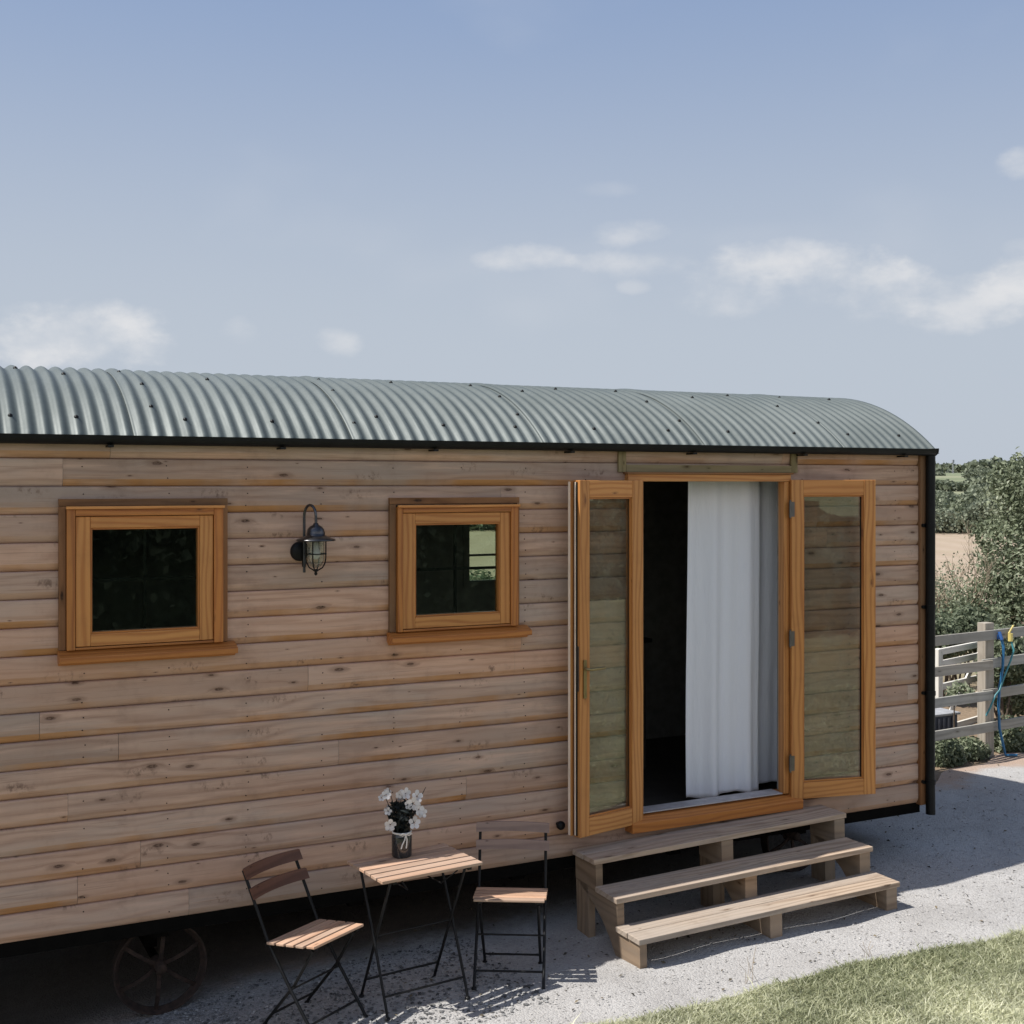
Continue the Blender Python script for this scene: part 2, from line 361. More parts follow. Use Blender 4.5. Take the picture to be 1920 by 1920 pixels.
# curtain
M_CURT, t, p = newmat('curtain_cloth')
g = t.add('ShaderNodeTexCoord').outputs['Object']; 
w = t.noise(t.xyz(t.m('MULTIPLY', t.sep(g)[0], 300.), t.m('MULTIPLY', t.sep(g)[2], 300.), 0.), 1., 2)
cr = t.noise(t.xyz(t.m('MULTIPLY', t.sep(g)[0], 16.), 0., t.m('MULTIPLY', t.sep(g)[2], 3.)), 1., 4, .6); t.put(p.inputs['Normal'], t.bump(cr, .5, .02))
t.put(p.inputs['Base Color'], t.mix(w, (.72, .74, .80), (.80, .82, .87))); p.inputs['Roughness'].default_value = .9
p.inputs['Specular IOR Level'].default_value = .1
# foliage
def leafmat(name, cols, trans=.3, rough=.55):
    m = bpy.data.materials.new(name); m.use_nodes = True; t = NT(m.node_tree); t.n.remove(t.n['Principled BSDF']); out = t.n['Material Output']
    r = attr(t); c = t.ramp(r, [(i / (len(cols) - 1), q) for i, q in enumerate(cols)])
    g = t.add('ShaderNodeTexCoord').outputs['Object']; cn = t.noise(g, 2.2, 2)
    c = t.mix(t.ss(cn, .35, .7, 0., .45), c, cols[0])
    p = t.add('ShaderNodeBsdfPrincipled'); t.put(p.inputs['Base Color'], c); p.inputs['Roughness'].default_value = rough; p.inputs['Specular IOR Level'].default_value = .3
    tl = t.add('ShaderNodeBsdfTranslucent'); t.put(tl.inputs[0], c)
    mx = t.add('ShaderNodeMixShader'); mx.inputs[0].default_value = trans; t.l.new(p.outputs[0], mx.inputs[1]); t.l.new(tl.outputs[0], mx.inputs[2]); t.l.new(mx.outputs[0], out.inputs[0])
    return m
M_LEAF = leafmat('willow_leaf', [(.10, .125, .075), (.20, .235, .145), (.33, .37, .24), (.55, .58, .43)], .38)
M_BRAM = leafmat('bramble_leaf', [(.08, .105, .065), (.16, .195, .12), (.27, .31, .20), (.46, .49, .35)], .38)
M_HEDGE = leafmat('hedge_leaf', [(.09, .11, .08), (.16, .185, .125), (.24, .27, .185), (.34, .37, .27)], .25)
M_DHEDGE = leafmat('dark_tree_leaf', [(.040, .050, .036), (.048, .060, .042), (.058, .070, .048)], .1, 1.)
M_GRASS = leafmat('grass_blade', [(.16, .185, .09), (.42, .44, .27), (.66, .67, .46), (.90, .89, .70)], .35)
M_VLEAF = leafmat('dark_foliage', [(.008, .012, .012), (.02, .026, .024), (.035, .04, .038)], .1)
M_PETAL = leafmat('white_petal', [(.62, .6, .6), (.74, .72, .72), (.84, .82, .82)], .2)
M_TWIG = simple('pale_twig', (.36, .29, .21), .9, noise=.3)
M_BARK = simple('bark', (.10, .075, .055), .9, noise=.4, nscale=20, bump=.5)
M_DRY = simple('dry_leaf', (.09, .07, .05), .9, noise=.5, nscale=40)

# ------------------------------------------------------------------ ground
def gz(x, y):
    """height of the ground near the hut: rises to the right, dips by the left wheel"""
    x = np.asarray(x, dtype=float); y = np.asarray(y, dtype=float)
    z = .025 * (np.clip(x, -4, 14) - 3.8)
    z = z - .10 * np.clip(1.8 - x, 0, 1.2) * np.clip((y + 1.5) / 1.0, 0, 1)
    return z
def sstep(a, b, x): q = np.clip((x - a) / (b - a), 0, 1); return q * q * (3 - 2 * q)
def terr(x, y):
    r = np.hypot(x, y + 6.38); near = gz(x, y) - .03
    az_ = np.arctan2(x, y + 6.38)
    far = np.interp(r, [0, 18, 30, 75, 110, 200, 400, 650, 1200, 4000], [.05, .0, -.05, -.3, -.1, 1.2, 4.0, 7.2, 8.5, -10])
    far = far + sstep(120, 500, r) * (np.sin(az_ * 9 + 1.3) * .9 + np.sin(az_ * 23) * .35)
    k = sstep(13, 20, r); return near * (1 - k) + far * k
rs = np.concatenate([np.linspace(0, 14, 36), np.linspace(15, 30, 16), np.geomspace(32, 4000, 70)]); na = 240
vs = []; fs = []
for i, r_ in enumerate(rs):
    a = np.linspace(0, 2 * np.pi, na, endpoint=False); x = r_ * np.sin(a); y = r_ * np.cos(a) - 6.38
    vs += list(zip(x.tolist(), y.tolist(), terr(x, y).tolist()))
for i in range(1, len(rs) - 1):
    for k in range(na): fs.append((i*na+k, (i+1)*na+k, (i+1)*na+(k+1)%na, i*na+(k+1)%na))
fs2 = [(0, na + k, na + (k + 1) % na) for k in range(na)]
me = bpy.data.meshes.new('ground'); me.from_pydata(vs, [], fs + fs2); me.polygons.foreach_set('use_smooth', np.ones(len(me.polygons), dtype=bool))
bm = bmesh.new(); bm.from_mesh(me); bmesh.ops.delete(bm, geom=[v for v in bm.verts if not v.link_faces], context='VERTS'); bmesh.ops.recalc_face_normals(bm, faces=bm.faces); bm.to_mesh(me); bm.free()
M_GROUND, t, p = newmat('countryside_ground')
g = t.add('ShaderNodeTexCoord').outputs['Object']; gx, gy, gzz = t.sep(g)
yy = t.m('ADD', gy, 6.38); rr = t.m('SQRT', t.m('ADD', t.m('MULTIPLY', gx, gx), t.m('MULTIPLY', yy, yy)))
nA = t.noise(g, .35, 5, .6); nB = t.noise(g, 3., 5, .65); nC = t.noise(g, 25., 4, .6)
soil = t.mix(nB, (.19, .14, .095), (.31, .235, .17)); soil = t.mix(t.ss(nC, .4, .7, 0., .5), soil, (.12, .1, .06))
grassc = t.mix(nB, (.22, .22, .13), (.36, .34, .22))
stub = t.mix(t.noise(g, .8, 5, .7), (.36, .285, .215), (.44, .36, .28)); stub = t.mix(t.ss(nA, .45, .7, 0., .35), stub, (.34, .29, .18))
wv = t.m('MULTIPLY_ADD', t.m('SINE', t.m('MULTIPLY', t.m('ADD', gx, t.m('MULTIPLY', gy, -.6)), 3.)), .5, .5)
stub = t.mix(t.m('MULTIPLY', wv, .18), stub, (.27, .2, .13))
field2 = t.mix(t.ss(t.noise(g, .012, 3, .5), .4, .6), (.17, .20, .12), (.25, .26, .17))
field2 = t.mix(t.ss(rr, 90, 100, 1., 0.), field2, (.30, .32, .23))
front = t.m('LESS_THAN', gy, .5)
nearc = t.mix(front, soil, grassc)
fc = t.mix(t.ss(gy, 6, 9), grassc, stub)
c = t.mix(t.ss(rr, 15, 20), nearc, fc); c = t.mix(t.ss(rr, 76, 82), c, field2)
c = t.mix(t.ss(rr, 300, 1500, 0., .5), c, (.16, .20, .17))
t.put(p.inputs['Base Color'], c); p.inputs['Roughness'].default_value = .95; p.inputs['Specular IOR Level'].default_value = .1
t.put(p.inputs['Normal'], t.bump(nC, .5, .03))
me.materials.append(M_GROUND)
go = bpy.data.objects.new('ground', me); col.objects.link(go); tag(go, kind='structure')

# gravel yard
def sheet(name, x0, x1, y0, y1, nx, ny, zf, mat, edge=None):
    xs = np.linspace(x0, x1, nx); ys = np.linspace(0, 1, ny); X, T = np.meshgrid(xs, ys)
    lo, hi = edge(X) if edge else (y0 + 0 * X, y1 + 0 * X)
    Y = lo + (hi - lo) * T; Z = zf(X, Y)
    v = np.stack([X, Y, Z], -1).reshape(-1, 3)
    idx = np.arange(nx * ny).reshape(ny, nx)
    f = np.stack([idx[:-1, :-1], idx[:-1, 1:], idx[1:, 1:], idx[1:, :-1]], -1).reshape(-1, 4)
    me = bpy.data.meshes.new(name); me.from_pydata(v.tolist(), [], f.tolist()); me.polygons.foreach_set('use_smooth', np.ones(len(f), dtype=bool)); me.materials.append(mat)
    o = bpy.data.objects.new(name, me); col.objects.link(o); return o
M_GRAVEL, t, p = newmat('limestone_gravel')
g = t.add('ShaderNodeTexCoord').outputs['Object']; gx, gy, _ = t.sep(g)
v1 = t.vor(g, 95.); v2 = t.vor(g, 240.); nA = t.noise(g, 1.6, 6, .65); nB = t.noise(g, 14., 5, .65); nD = t.noise(g, 60., 4, .6)
c = t.mix(t.sep(v1['Color'])[0], (.345, .337, .328), (.475, .467, .455))
c = t.mix(t.m('MULTIPLY', t.sep(v2['Color'])[1], .5), c, (.41, .402, .395))
c = t.mix(t.ss(nA, .4, .68, 0., .45), c, (.27, .26, .25))
c = t.mix(t.ss(nB, .58, .74, 0., .35), c, (.22, .21, .20))
c = t.mix(t.ss(t.sep(v1['Color'])[1], .975, .99, 0., .6), c, (.16, .15, .14))
edge = t.m('ADD', t.m('SUBTRACT', gy, t.m('MULTIPLY', gx, .16)), t.m('MULTIPLY', t.m('SUBTRACT', nA, .5), 1.2))
far = t.ss(edge, -.17, .12)
c = t.mix(t.m('MULTIPLY', far, .8), c, t.mix(nB, (.34, .235, .17), (.44, .32, .24)))
left_dark = t.m('MULTIPLY', t.ss(t.m('ADD', gx, t.m('MULTIPLY', t.m('SUBTRACT', nA, .5), 2.)), 2.6, .9), .62)  # gravel gets darker and mottled towards the left end
c = t.mix(left_dark, c, t.mix(t.ss(nD, .35, .65), (.075, .075, .075), (.27, .265, .26)))
under_shade = t.m('MULTIPLY', t.ss(t.m('ADD', gy, t.m('MULTIPLY', t.m('SUBTRACT', nB, .5), .3)), .10, .45), t.ss(gx, 6.5, 6.1))  # shade beneath the hut, painted into the gravel colour
c = t.mix(t.m('MULTIPLY', under_shade, .85), c, t.mix(nB, (.05, .045, .04), (.12, .105, .09)))
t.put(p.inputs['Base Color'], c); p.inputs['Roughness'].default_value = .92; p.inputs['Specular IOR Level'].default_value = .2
h = t.m('ADD', t.m('MULTIPLY', t.m('SUBTRACT', 1., v1['Distance']), .8), t.m('ADD', t.m('MULTIPLY', nD, .5), t.m('MULTIPLY', nB, 1.2)))
t.put(p.inputs['Normal'], t.bump(h, .55, .012))
def und(X, Y): return .006 * np.sin(X * 5.1 + Y * 2.3) + .005 * np.sin(X * 2.2 - Y * 6.7 + 1) + .004 * np.sin(X * 11 + Y * 9)
def lawn_edge(X): return -1.235 - .055 * np.clip(X - 3, 0, 6) ** 1.1 * .9 + .03 * np.sin(X * 3.1) + .012 * np.sin(X * 11.3) - .0 * X
def gravel_edge(X): return lawn_edge(X) - .12, 1.42 + .12 * (X - 7.7) + .1 * np.sin(X * 2.3) + .06 * np.sin(X * 7.1) + 1.9 * sstep(6.8, 4.5, X)
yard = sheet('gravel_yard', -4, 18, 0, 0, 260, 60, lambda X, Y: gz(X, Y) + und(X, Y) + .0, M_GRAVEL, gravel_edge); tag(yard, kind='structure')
def ground_h(x, y): return float(gz(x, y) + und(x, y))
# lawn soil + blades
M_LSOIL, t, p = newmat('lawn_turf')
g = t.add('ShaderNodeTexCoord').outputs['Object']; nB = t.noise(g, 9., 5, .65); nC = t.noise(g, 60., 4, .6)
c = t.mix(t.ss(nB, .3, .7), (.07, .07, .035), (.22, .22, .13)); c = t.mix(t.ss(nC, .45, .7, 0., .6), c, (.40, .38, .25))
t.put(p.inputs['Base Color'], c); p.inputs['Roughness'].default_value = .95; t.put(p.inputs['Normal'], t.bump(nC, .6, .02))
lawn = sheet('lawn', -4, 18, 0, 0, 160, 40, lambda X, Y: gz(X, Y) + .018, M_LSOIL, lambda X: (-14 + 0 * X, lawn_edge(X))); tag(lawn, kind='structure')
def blades(name, n, xr, depth, smin=.025, smax=.06, mat=None, fringe=.03):
    x = rng.uniform(*xr, n); u = rng.random(n); y = lawn_edge(x) + fringe * rng.normal(size=n) * (rng.random(n) < .12) - depth * u
    keep = rng.random(n) < np.clip(.25 + 1.0 * (np.sin(x * 27 + y * 39) * np.sin(x * 33.3 - y * 25.1) * .25 + np.sin(x * 7 + y * 9) * np.sin(x * 3.3 - y * 5.1) * .25 + .5), 0, 1); x, y = x[keep], y[keep]; n = len(x)
    z = gz(x, y) + .012; h = rng.uniform(smin, smax, n) ; a = rng.uniform(0, 2 * np.pi, n); lean = rng.uniform(.3, 1.9, n) * h; b = rng.uniform(0, 2 * np.pi, n)
    w = rng.uniform(.0020, .0042, n)
    base = np.stack([x, y, z], 1); dx = np.stack([np.cos(a), np.sin(a), 0 * a], 1) * w[:, None]
    mid = base + np.stack([np.cos(b) * lean * .35, np.sin(b) * lean * .35, h * .6], 1); tip = base + np.stack([np.cos(b) * lean, np.sin(b) * lean, h], 1)
    V = np.stack([base - dx, base + dx, mid + dx * .7, mid - dx * .7, tip], 1).reshape(-1, 3)
    i = np.arange(n)[:, None] * 5
    T = np.concatenate([i + np.array([[0, 1, 2]]), i + np.array([[0, 2, 3]]), i + np.array([[3, 2, 4]])], 1).reshape(-1, 3)
    me = bpy.data.meshes.new(name); me.vertices.add(len(V)); me.vertices.foreach_set('co', V.astype(np.float32).ravel())
    me.loops.add(len(T) * 3); me.loops.foreach_set('vertex_index', T.astype(np.int32).ravel()); me.polygons.add(len(T)); me.polygons.foreach_set('loop_start', np.arange(0, len(T) * 3, 3, dtype=np.int32))
    me.update(calc_edges=True)
    rr = np.clip(rng.beta(2, 2.2, n) + .25 * (np.sin(x * 2.1 + 1) * np.sin(y * 3.7)), 0, 1)
    at_ = me.attributes.new('rnd', 'FLOAT', 'FACE'); at_.data.foreach_set('value', np.repeat(rr, 3).astype(np.float32)); me.materials.append(mat)
    o = bpy.data.objects.new(name, me); col.objects.link(o); return o
gr = blades('grass', 330000, (2.8, 8.6), 1.35, .010, .032, mat=M_GRASS); tag(gr, 'short sunlit lawn grass with a ragged edge along the gravel', 'grass', kind='stuff')
gr2 = blades('grass', 60000, (-1.0, 10.0), 5.5, .03, .07, M_GRASS); tag(gr2, 'short lawn grass further out from the gravel edge', 'grass', kind='stuff')
# pebbles
def pebbles(name, n, xr, yr, s0, s1, mat, label):
    x = rng.uniform(*xr, n); y = rng.uniform(*yr, n); keep = (y > lawn_edge(x) - .05) & ((y < .15) | (x > 6.35)) & (y < gravel_edge(x)[1] - .50 - .12 * rng.random(n)); x, y = x[keep], y[keep]; n = len(x)
    s = s0 + (s1 - s0) * rng.random(n) ** 3
    z = gz(x, y) + und(x, y) + s * .2
    O = np.array([[1,0,0],[0,1,0],[-1,0,0],[0,-1,0],[0,0,.7],[0,0,-.7],[.6,.6,.35],[-.6,.6,.3],[-.6,-.6,.35],[.6,-.6,.3]]) 
    F = np.array([[0,6,4],[6,1,4],[1,7,4],[7,2,4],[2,8,4],[8,3,4],[3,9,4],[9,0,4]])
    an = rng.uniform(0, 6.28, n); sc = rng.uniform(.6, 1.3, (n, 3)) * s[:, None]
    V = O[None] * sc[:, None, :] * (1 + .3 * rng.normal(size=(n, 10, 1)).clip(-1, 1))
    ca, sa = np.cos(an)[:, None], np.sin(an)[:, None]
    V = np.stack([V[..., 0] * ca - V[..., 1] * sa, V[..., 0] * sa + V[..., 1] * ca, V[..., 2]], -1) + np.stack([x, y, z], 1)[:, None]
    T = (np.arange(n)[:, None, None] * 10 + F[None]).reshape(-1, 3); V = V.reshape(-1, 3)
    me = bpy.data.meshes.new(name); me.vertices.add(len(V)); me.vertices.foreach_set('co', V.astype(np.float32).ravel())
    me.loops.add(len(T) * 3); me.loops.foreach_set('vertex_index', T.astype(np.int32).ravel()); me.polygons.add(len(T)); me.polygons.foreach_set('loop_start', np.arange(0, len(T) * 3, 3, dtype=np.int32))
    me.update(calc_edges=True); a = me.attributes.new('rnd', 'FLOAT', 'FACE'); a.data.foreach_set('value', np.repeat(rng.random(n), 8).astype(np.float32)); me.materials.append(mat)
    o = bpy.data.objects.new(name, me); col.objects.link(o); return tag(o, label, 'gravel', kind='stuff')
M_PEB, t, p = newmat('pebble'); t.put(p.inputs['Base Color'], t.ramp(attr(t), [(0, (.17, .165, .16)), (.25, (.32, .31, .30)), (1, (.50, .49, .475))])); p.inputs['Roughness'].default_value = .9
M_PEB2, t, p = newmat('grey_stone'); t.put(p.inputs['Base Color'], t.ramp(attr(t), [(0, (.06, .06, .06)), (.6, (.18, .18, .18)), (1, (.42, .42, .41))])); p.inputs['Roughness'].default_value = .9
pebbles('pebbles', 30000, (-.6, 9.6), (-1.3, 2.0), .003, .009, M_PEB, 'loose pale limestone chippings strewn over the gravel yard')
pebbles('pebbles', 6500, (-.6, 3.0), (-.9, .15), .005, .014, M_PEB2, 'coarser broken stones on the darker gravel beside the wheel')
M_BIT, t, p = newmat('leaf_litter'); t.put(p.inputs['Base Color'], t.ramp(attr(t), [(0, (.03, .028, .022)), (.6, (.09, .075, .05)), (1, (.2, .16, .1))])); p.inputs['Roughness'].default_value = .9
n = 620; x = rng.uniform(2.2, 9.5, n); y = rng.uniform(-1.3, 1.6, n); k = y > lawn_edge(x); x, y = x[k], y[k]; n = len(x)
lt = leaf_mesh('leaf_litter', M_BIT, np.stack([x, y, gz(x, y) + und(x, y) + .008], 1), np.stack([rng.normal(0, .35, n), rng.normal(0, .35, n), np.ones(n)], 1), rng.uniform(.012, .032, n), aspect=.6)
tag(lt, 'small dry dark leaves scattered over the pale gravel', 'leaf litter', kind='stuff')

# ------------------------------------------------------------------ THE HUT
XL, XR, YB = -1.1, 6.39, 2.2
ZB, PITCH, ZT = .399, .1366, 2.80
hut = thing('shepherd_hut', 'timber clad shepherd hut with curved corrugated roof and open glazed doors', 'hut', (2.7, 1.1, ground_h(2.7, 1.1)))
OPEN = [(.775, 1.535, 1.75, 2.49), (2.485, 3.225, 1.75, 2.48), (4.03, 5.19, .50, 2.665)]
def clad():
    mb = MB(); warm = []
    prof = [(.022, .0), (.0145, .004), (.0105, .010), (.0055, .020), (.0015, .029), (-.0005, .036), (-.0015, .06), (-.001, .11), (.0, .131), (.004, .1350), (.022, .1366)]  # (y, z)
    k = 0; z0 = ZB
    while z0 < ZT - .02:
        # butt joints
        xs = [XL]; x = XL + random.uniform(1.5, 4.5)
        while x < 6.33: xs.append(x); x += random.uniform(3.6, 5.4)
        xs.append(6.335)
        for a, b in zip(xs[:-1], xs[1:]):
            rnd = random.random(); b2 = b - (.0015 if b < 6.33 else 0)
            cuts = sorted({a, b2, *[q for o in OPEN for q in o[:2] if a < q < b2]})
            for c0, c1 in zip(cuts[:-1], cuts[1:]):
                mid = (c0 + c1) / 2; rngs = [(0., PITCH)]
                for (o0, o1, p0, p1) in OPEN:
                    if o0 < mid < o1:
                        n2 = []
                        for (r0, r1) in rngs:
                            l0, l1 = p0 - z0, p1 - z0
                            if l1 <= r0 or l0 >= r1: n2.append((r0, r1)); continue
                            if l0 > r0: n2.append((r0, l0))
                            if l1 < r1: n2.append((l1, r1))
                        rngs = n2
                rngs = [(r0, min(r1, ZT - z0)) for r0, r1 in rngs if r0 < ZT - z0]
                for r0, r1 in rngs:
                    if r1 - r0 < .004: continue
                    zz = [r0] + [q[1] for q in prof if r0 < q[1] < r1] + [r1]
                    yy_ = [float(np.interp(q, [p_[1] for p_ in prof], [p_[0] for p_ in prof])) for q in zz]
                    nx = max(1, int((c1 - c0) / .25)); xx = np.linspace(c0, c1, nx + 1)
                    # slight bow of each board
                    w1, w2 = random.uniform(-.0012, .0012), random.uniform(0, 6)
                    vs = []; uv = []; fs = []
                    for j, (q, yv) in enumerate(zip(zz, yy_)):
                        for xv in xx:
                            vs.append((xv, yv + w1 * math.sin(xv * 1.7 + w2), z0 + q)); uv.append((xv, q))
                    m_ = len(xx)
                    for j in range(len(zz) - 1):
                        for i in range(nx): fs.append((j*m_+i, j*m_+i+1, (j+1)*m_+i+1, (j+1)*m_+i))
                    mb.mesh(vs, fs, uv, rnd, 0, False)
                    for j in range(len(zz) - 1):
                        zc = (zz[j] + zz[j + 1]) / 2; wv = 1. if zc < .037 else (.15 if zc < .06 else 0.)
                        warm += [wv] * nx
        k += 1; z0 = ZB + PITCH * k
    o = mb.build('wall', M_CLAD, hut)
    a = o.data.attributes.new('warm', 'FLOAT', 'FACE'); a.data.foreach_set('value', np.array(warm, dtype=np.float32))
    return o
clad_o = clad()
# nails in the boards
mb = MB()
for k in range(17):
    for xn in np.arange(.05, 6.3, .405):
        for dz in (.038, .100):
            z = ZB + PITCH * k + dz + random.uniform(-.004, .004); x = xn + random.uniform(-.008, .008)
            if any(o[0] - .03 < x < o[1] + .03 and o[2] - .03 < z < o[3] + .03 for o in OPEN) or random.random() < .25: continue
            mb.lathe([(0, -.0035), (.0032, -.003), (.0036, .001)], (x, 0, z), 6, 'y')
nl = mb.build('nail_heads', M_SEAL, hut); nl['kind'] = 'stuff'; nl.parent = clad_o; nl.location = (0, 0, 0)
# backing walls (solid, with openings)
mb = MB()
def wall_with_holes(mb, y0, y1, x0, x1, z0, z1, holes):
    xs = sorted({x0, x1, *[h[0] for h in holes], *[h[1] for h in holes]})
    for a, b in zip(xs[:-1], xs[1:]):
        hs = sorted([(h[2], h[3]) for h in holes if h[0] <= (a + b) / 2 <= h[1]]); z = z0
        for (p0, p1) in hs:
            if p0 > z: mb.box((a, y0, z), (b, y1, p0))
            z = p1
        if z < z1: mb.box((a, y0, z), (b, y1, z1))
wall_with_holes(mb, .0235, .09, XL, XR - .02, ZB + .004, 2.83, OPEN)
BW = (3.908, 4.62, 1.86, 2.30)
wall_with_holes(mb, YB - .09, YB, XL, XR - .02, ZB, 2.83, [BW])
mb.build('wall_lining', M_INTW, hut)
RR_, ZC_ = 1.70, 1.545
zarc = lambda y: ZC_ + math.sqrt(max(0, RR_ ** 2 - (y - 1.1) ** 2))
# gable ends clad
for xa, xb in ((XR - .02, XR), (XL, XL + .02)):
    mb = MB(); poly = [(0., ZB), (YB, ZB)] + [(y, zarc(y) - .03) for y in np.linspace(YB, 0, 25)]
    mb.prism(poly, xa, xb, 'x'); mb.build('gable_wall', M_GREEN, hut)
mb = MB(); mb.box((XL + .02, .09, .50), (XR - .03, YB - .09, .53), 0); mb.build('floor', M_INT, hut)
mb = MB(); mb.box((XL + .02, .02, 2.785), (XR - .03, YB - .02, 2.80), 0); mb.build('ceiling', M_INT, hut)
mb = MB(); mb.box((XL, YB - .02, .0), (XR - .02, YB + .01, .397), 0); mb.build('light_blocker', M_BLOCKER, hut)  # unseen board added along the back to keep light from under the hut
mb = MB(); mb.box((XL - .02, .0, -.1), (XL, YB, .397), 1); mb.build('light_blocker', M_BLOCKER, hut)  # unseen board added at the left end, also blocking light
mb = MB()
mb.box((XL, .02, .33), (XR - .02, .10, .398), 0); mb.box((XL, YB - .1, .33), (XR - .02, YB - .02, .398), 0)
for x in (.4, 1.25, 2.3, 3.3, 4.4, 5.4): mb.box((x - .04, .101, .28), (x + .04, YB - .101, .40), 1)
mb.box((XL, .45, .24), (XR - .1, .53, .279), 0); mb.box((XL, 1.65, .24), (XR - .1, 1.73, .279), 0)
mb.build('underframe', M_DARK, hut)
# back window (seen through the small front window)
win = MB(); x0, x1, z0, z1 = BW
for (a, b) in (((x0 - .05, YB - .10, z0 - .05), (x0, YB + .02, z1 + .05)), ((x1, YB - .10, z0 - .05), (x1 + .05, YB + .02, z1 + .05))): win.box(a, b, 2)
win.box((x0, YB - .10, z1), (x1, YB + .02, z1 + .05), 0); win.box((x0, YB - .10, z0 - .05), (x1, YB + .02, z0), 0)
bw = win.build('window', M_INTW, hut)
mu = MB()
for z in (2.055, 1.955): mu.box((x0, YB - .06, z - .008), (x1, YB - .035, z + .008), 0)
mu.box((4.26, YB - .06, z0), (4.285, YB - .034, z1), 2)
o = mu.build('glazing_bars', M_INTW, hut); o.parent = bw
mb = MB(); mb.box((x0, YB - .052, z0), (x1, YB - .046, z1)); o = mb.build('pane', M_PANE, hut); o.parent = bw

# corner trim, header trims
mb = MB(); mb.box((6.337, -.022, ZB - .01), (6.392, .03, 2.795), 2); mb.build('corner_post', M_TRIM, hut, .002)
for a, b in ((3.915, 3.968), (5.22, 5.272)):
    mb = MB(); mb.box((a, -.018, 2.667), (b, -.0025, 2.798), 2); mb.build('trim_board', M_GREEN, hut, .0015)
mb = MB(); mb.box((3.969, -.020, 2.668), (5.219, -.003, 2.712), 0); mb.build('header_board', M_GREEN, hut, .002)

# roof
def roof_pt(x, y, off=0.):
    n = Vector((0, y - 1.1, zarc(y) - ZC_)).normalized(); a = .0108 * math.cos(2 * math.pi * x / .0762)
    p = Vector((x, y, zarc(y))) + n * (a + off); return p
seams = [XL, 0.0, 1.145, 2.29, 3.45, 4.59, 5.72, 6.475]
thetas = np.linspace(-.742, .742, 37)
ys = 1.1 + RR_ * np.sin(thetas); 
mb = MB()
for k in range(len(seams) - 1):
    x0 = seams[k] - (.045 if k else 0); x1 = seams[k + 1]
    nx = int((x1 - x0) / .0762 * 8); xs = np.linspace(x0, x1, nx + 1)
    vs = []; uv = []; fs = []
    for i, x in enumerate(xs):
        off = (.006 if k else 0) * max(0, 1 - (x - x0) / .16)
        for y in ys: vs.append(roof_pt(x, y, off + .001 * k % .002)); uv.append((x, y))
    m_ = len(ys)
    for i in range(nx):
        for j in range(m_ - 1): fs.append((i*m_+j, (i+1)*m_+j, (i+1)*m_+j+1, i*m_+j+1))
    mb.mesh(vs, fs, uv, random.random(), 0, True)
roof = mb.build('roof', M_ROOF, hut, solid=.0012)
# roof screws (sub-parts of the roof)
sc = MB(); sc.lathe([(0, .011), (.005, .010), (.007, .005), (.0115, .004), (.0115, -.002)], (0, 0, 0), 8)
scm = sc.build('screw', M_BLACK, org=(0, 0, 0)); scm.parent = roof
spots = [(x, .1) for x in (.514, .844, 1.345, 1.833, 2.318, 2.81, 3.31, 3.81, 4.32, 4.82, 5.3, 5.8, 6.25)] + [(2.401, .16), (3.383, .22), (4.464, .2), (5.62, .22), (1.25, .2)] + \
        [(x, .46) for x in (1.2, 2.281, 3.333, 4.425, 5.5)] + [(x, .60) for x in (.863, 1.596, 3.564, 4.9)] + [(x, .72) for x in (.6, 1.16, 2.25, 2.751, 3.27, 3.85, 4.36, 5.288, 5.68, 6.2)]
for i, (x, y) in enumerate(spots):
    o = scm if i == 0 else scm.copy()
    if i: col.objects.link(o)
    x = round(x / .0762) * .0762; pnt = roof_pt(x, y); n = Vector((0, y - 1.1, zarc(y) - ZC_)).normalized()
    o.location = pnt - Vector(hut['_o']); o.rotation_euler = n.to_track_quat('Z', 'Y').to_euler()
# gutter and downpipe
mb = MB(); prof = []
for a in np.linspace(180, 360, 11): prof.append((-.062 + .040 * math.cos(R(a)), 2.828 + .040 * math.sin(R(a))))
prof = [(-.1035, 2.834), (-.102, 2.828)] + prof[1:-1] + [(-.021, 2.828), (-.021, 2.836)]
inner = [(y * .93 - .0045, z + .003 if z < 2.82 else z) for y, z in prof[::-1]]
mb.prism(prof + inner, XL, 6.418, 'x', 0.)
for xe in (6.4865, 6.4905): pass
mb.prism([(-.105, 2.838)] + [(-.062 + .043 * math.cos(R(a)), 2.828 + .043 * math.sin(R(a))) for a in np.linspace(180, 360, 11)] + [(-.018, 2.838)], 6.4185, 6.4225, 'x', 0.)
gut = mb.build('gutter', M_BLACK, hut)
mb = MB(); mb.box((XL, -.019, 2.790), (XR, -.002, 2.835), 0); mb.build('fascia', M_BLACK, hut)
for x in np.arange(.1, 6.4, .86):
    mb = MB(); mb.box((x, -.098, 2.776), (x + .028, -.0195, 2.7865), 0); mb.build('gutter_bracket', M_BLACK, hut)
mb = MB(); mb.tube([(6.398, -.052, 2.79), (6.398, -.052, 2.72), (6.398, -.048, .60), (6.398, -.052, .33)], .032, 14); mb.build('downpipe', M_BLACK, hut)
for z in (2.31, 1.75, 1.16, .55):
    mb = MB(); mb.tube([(6.398, -.05, z - .014), (6.398, -.05, z + .014)], .036, 14); mb.tube([(6.352, -.040, z), (6.352, -.0225, z)], .012, 8); mb.box((6.355, -.040, z - .008), (6.40, -.030, z + .008), 0)
    mb.build('pipe_clip', M_BLACK, hut)
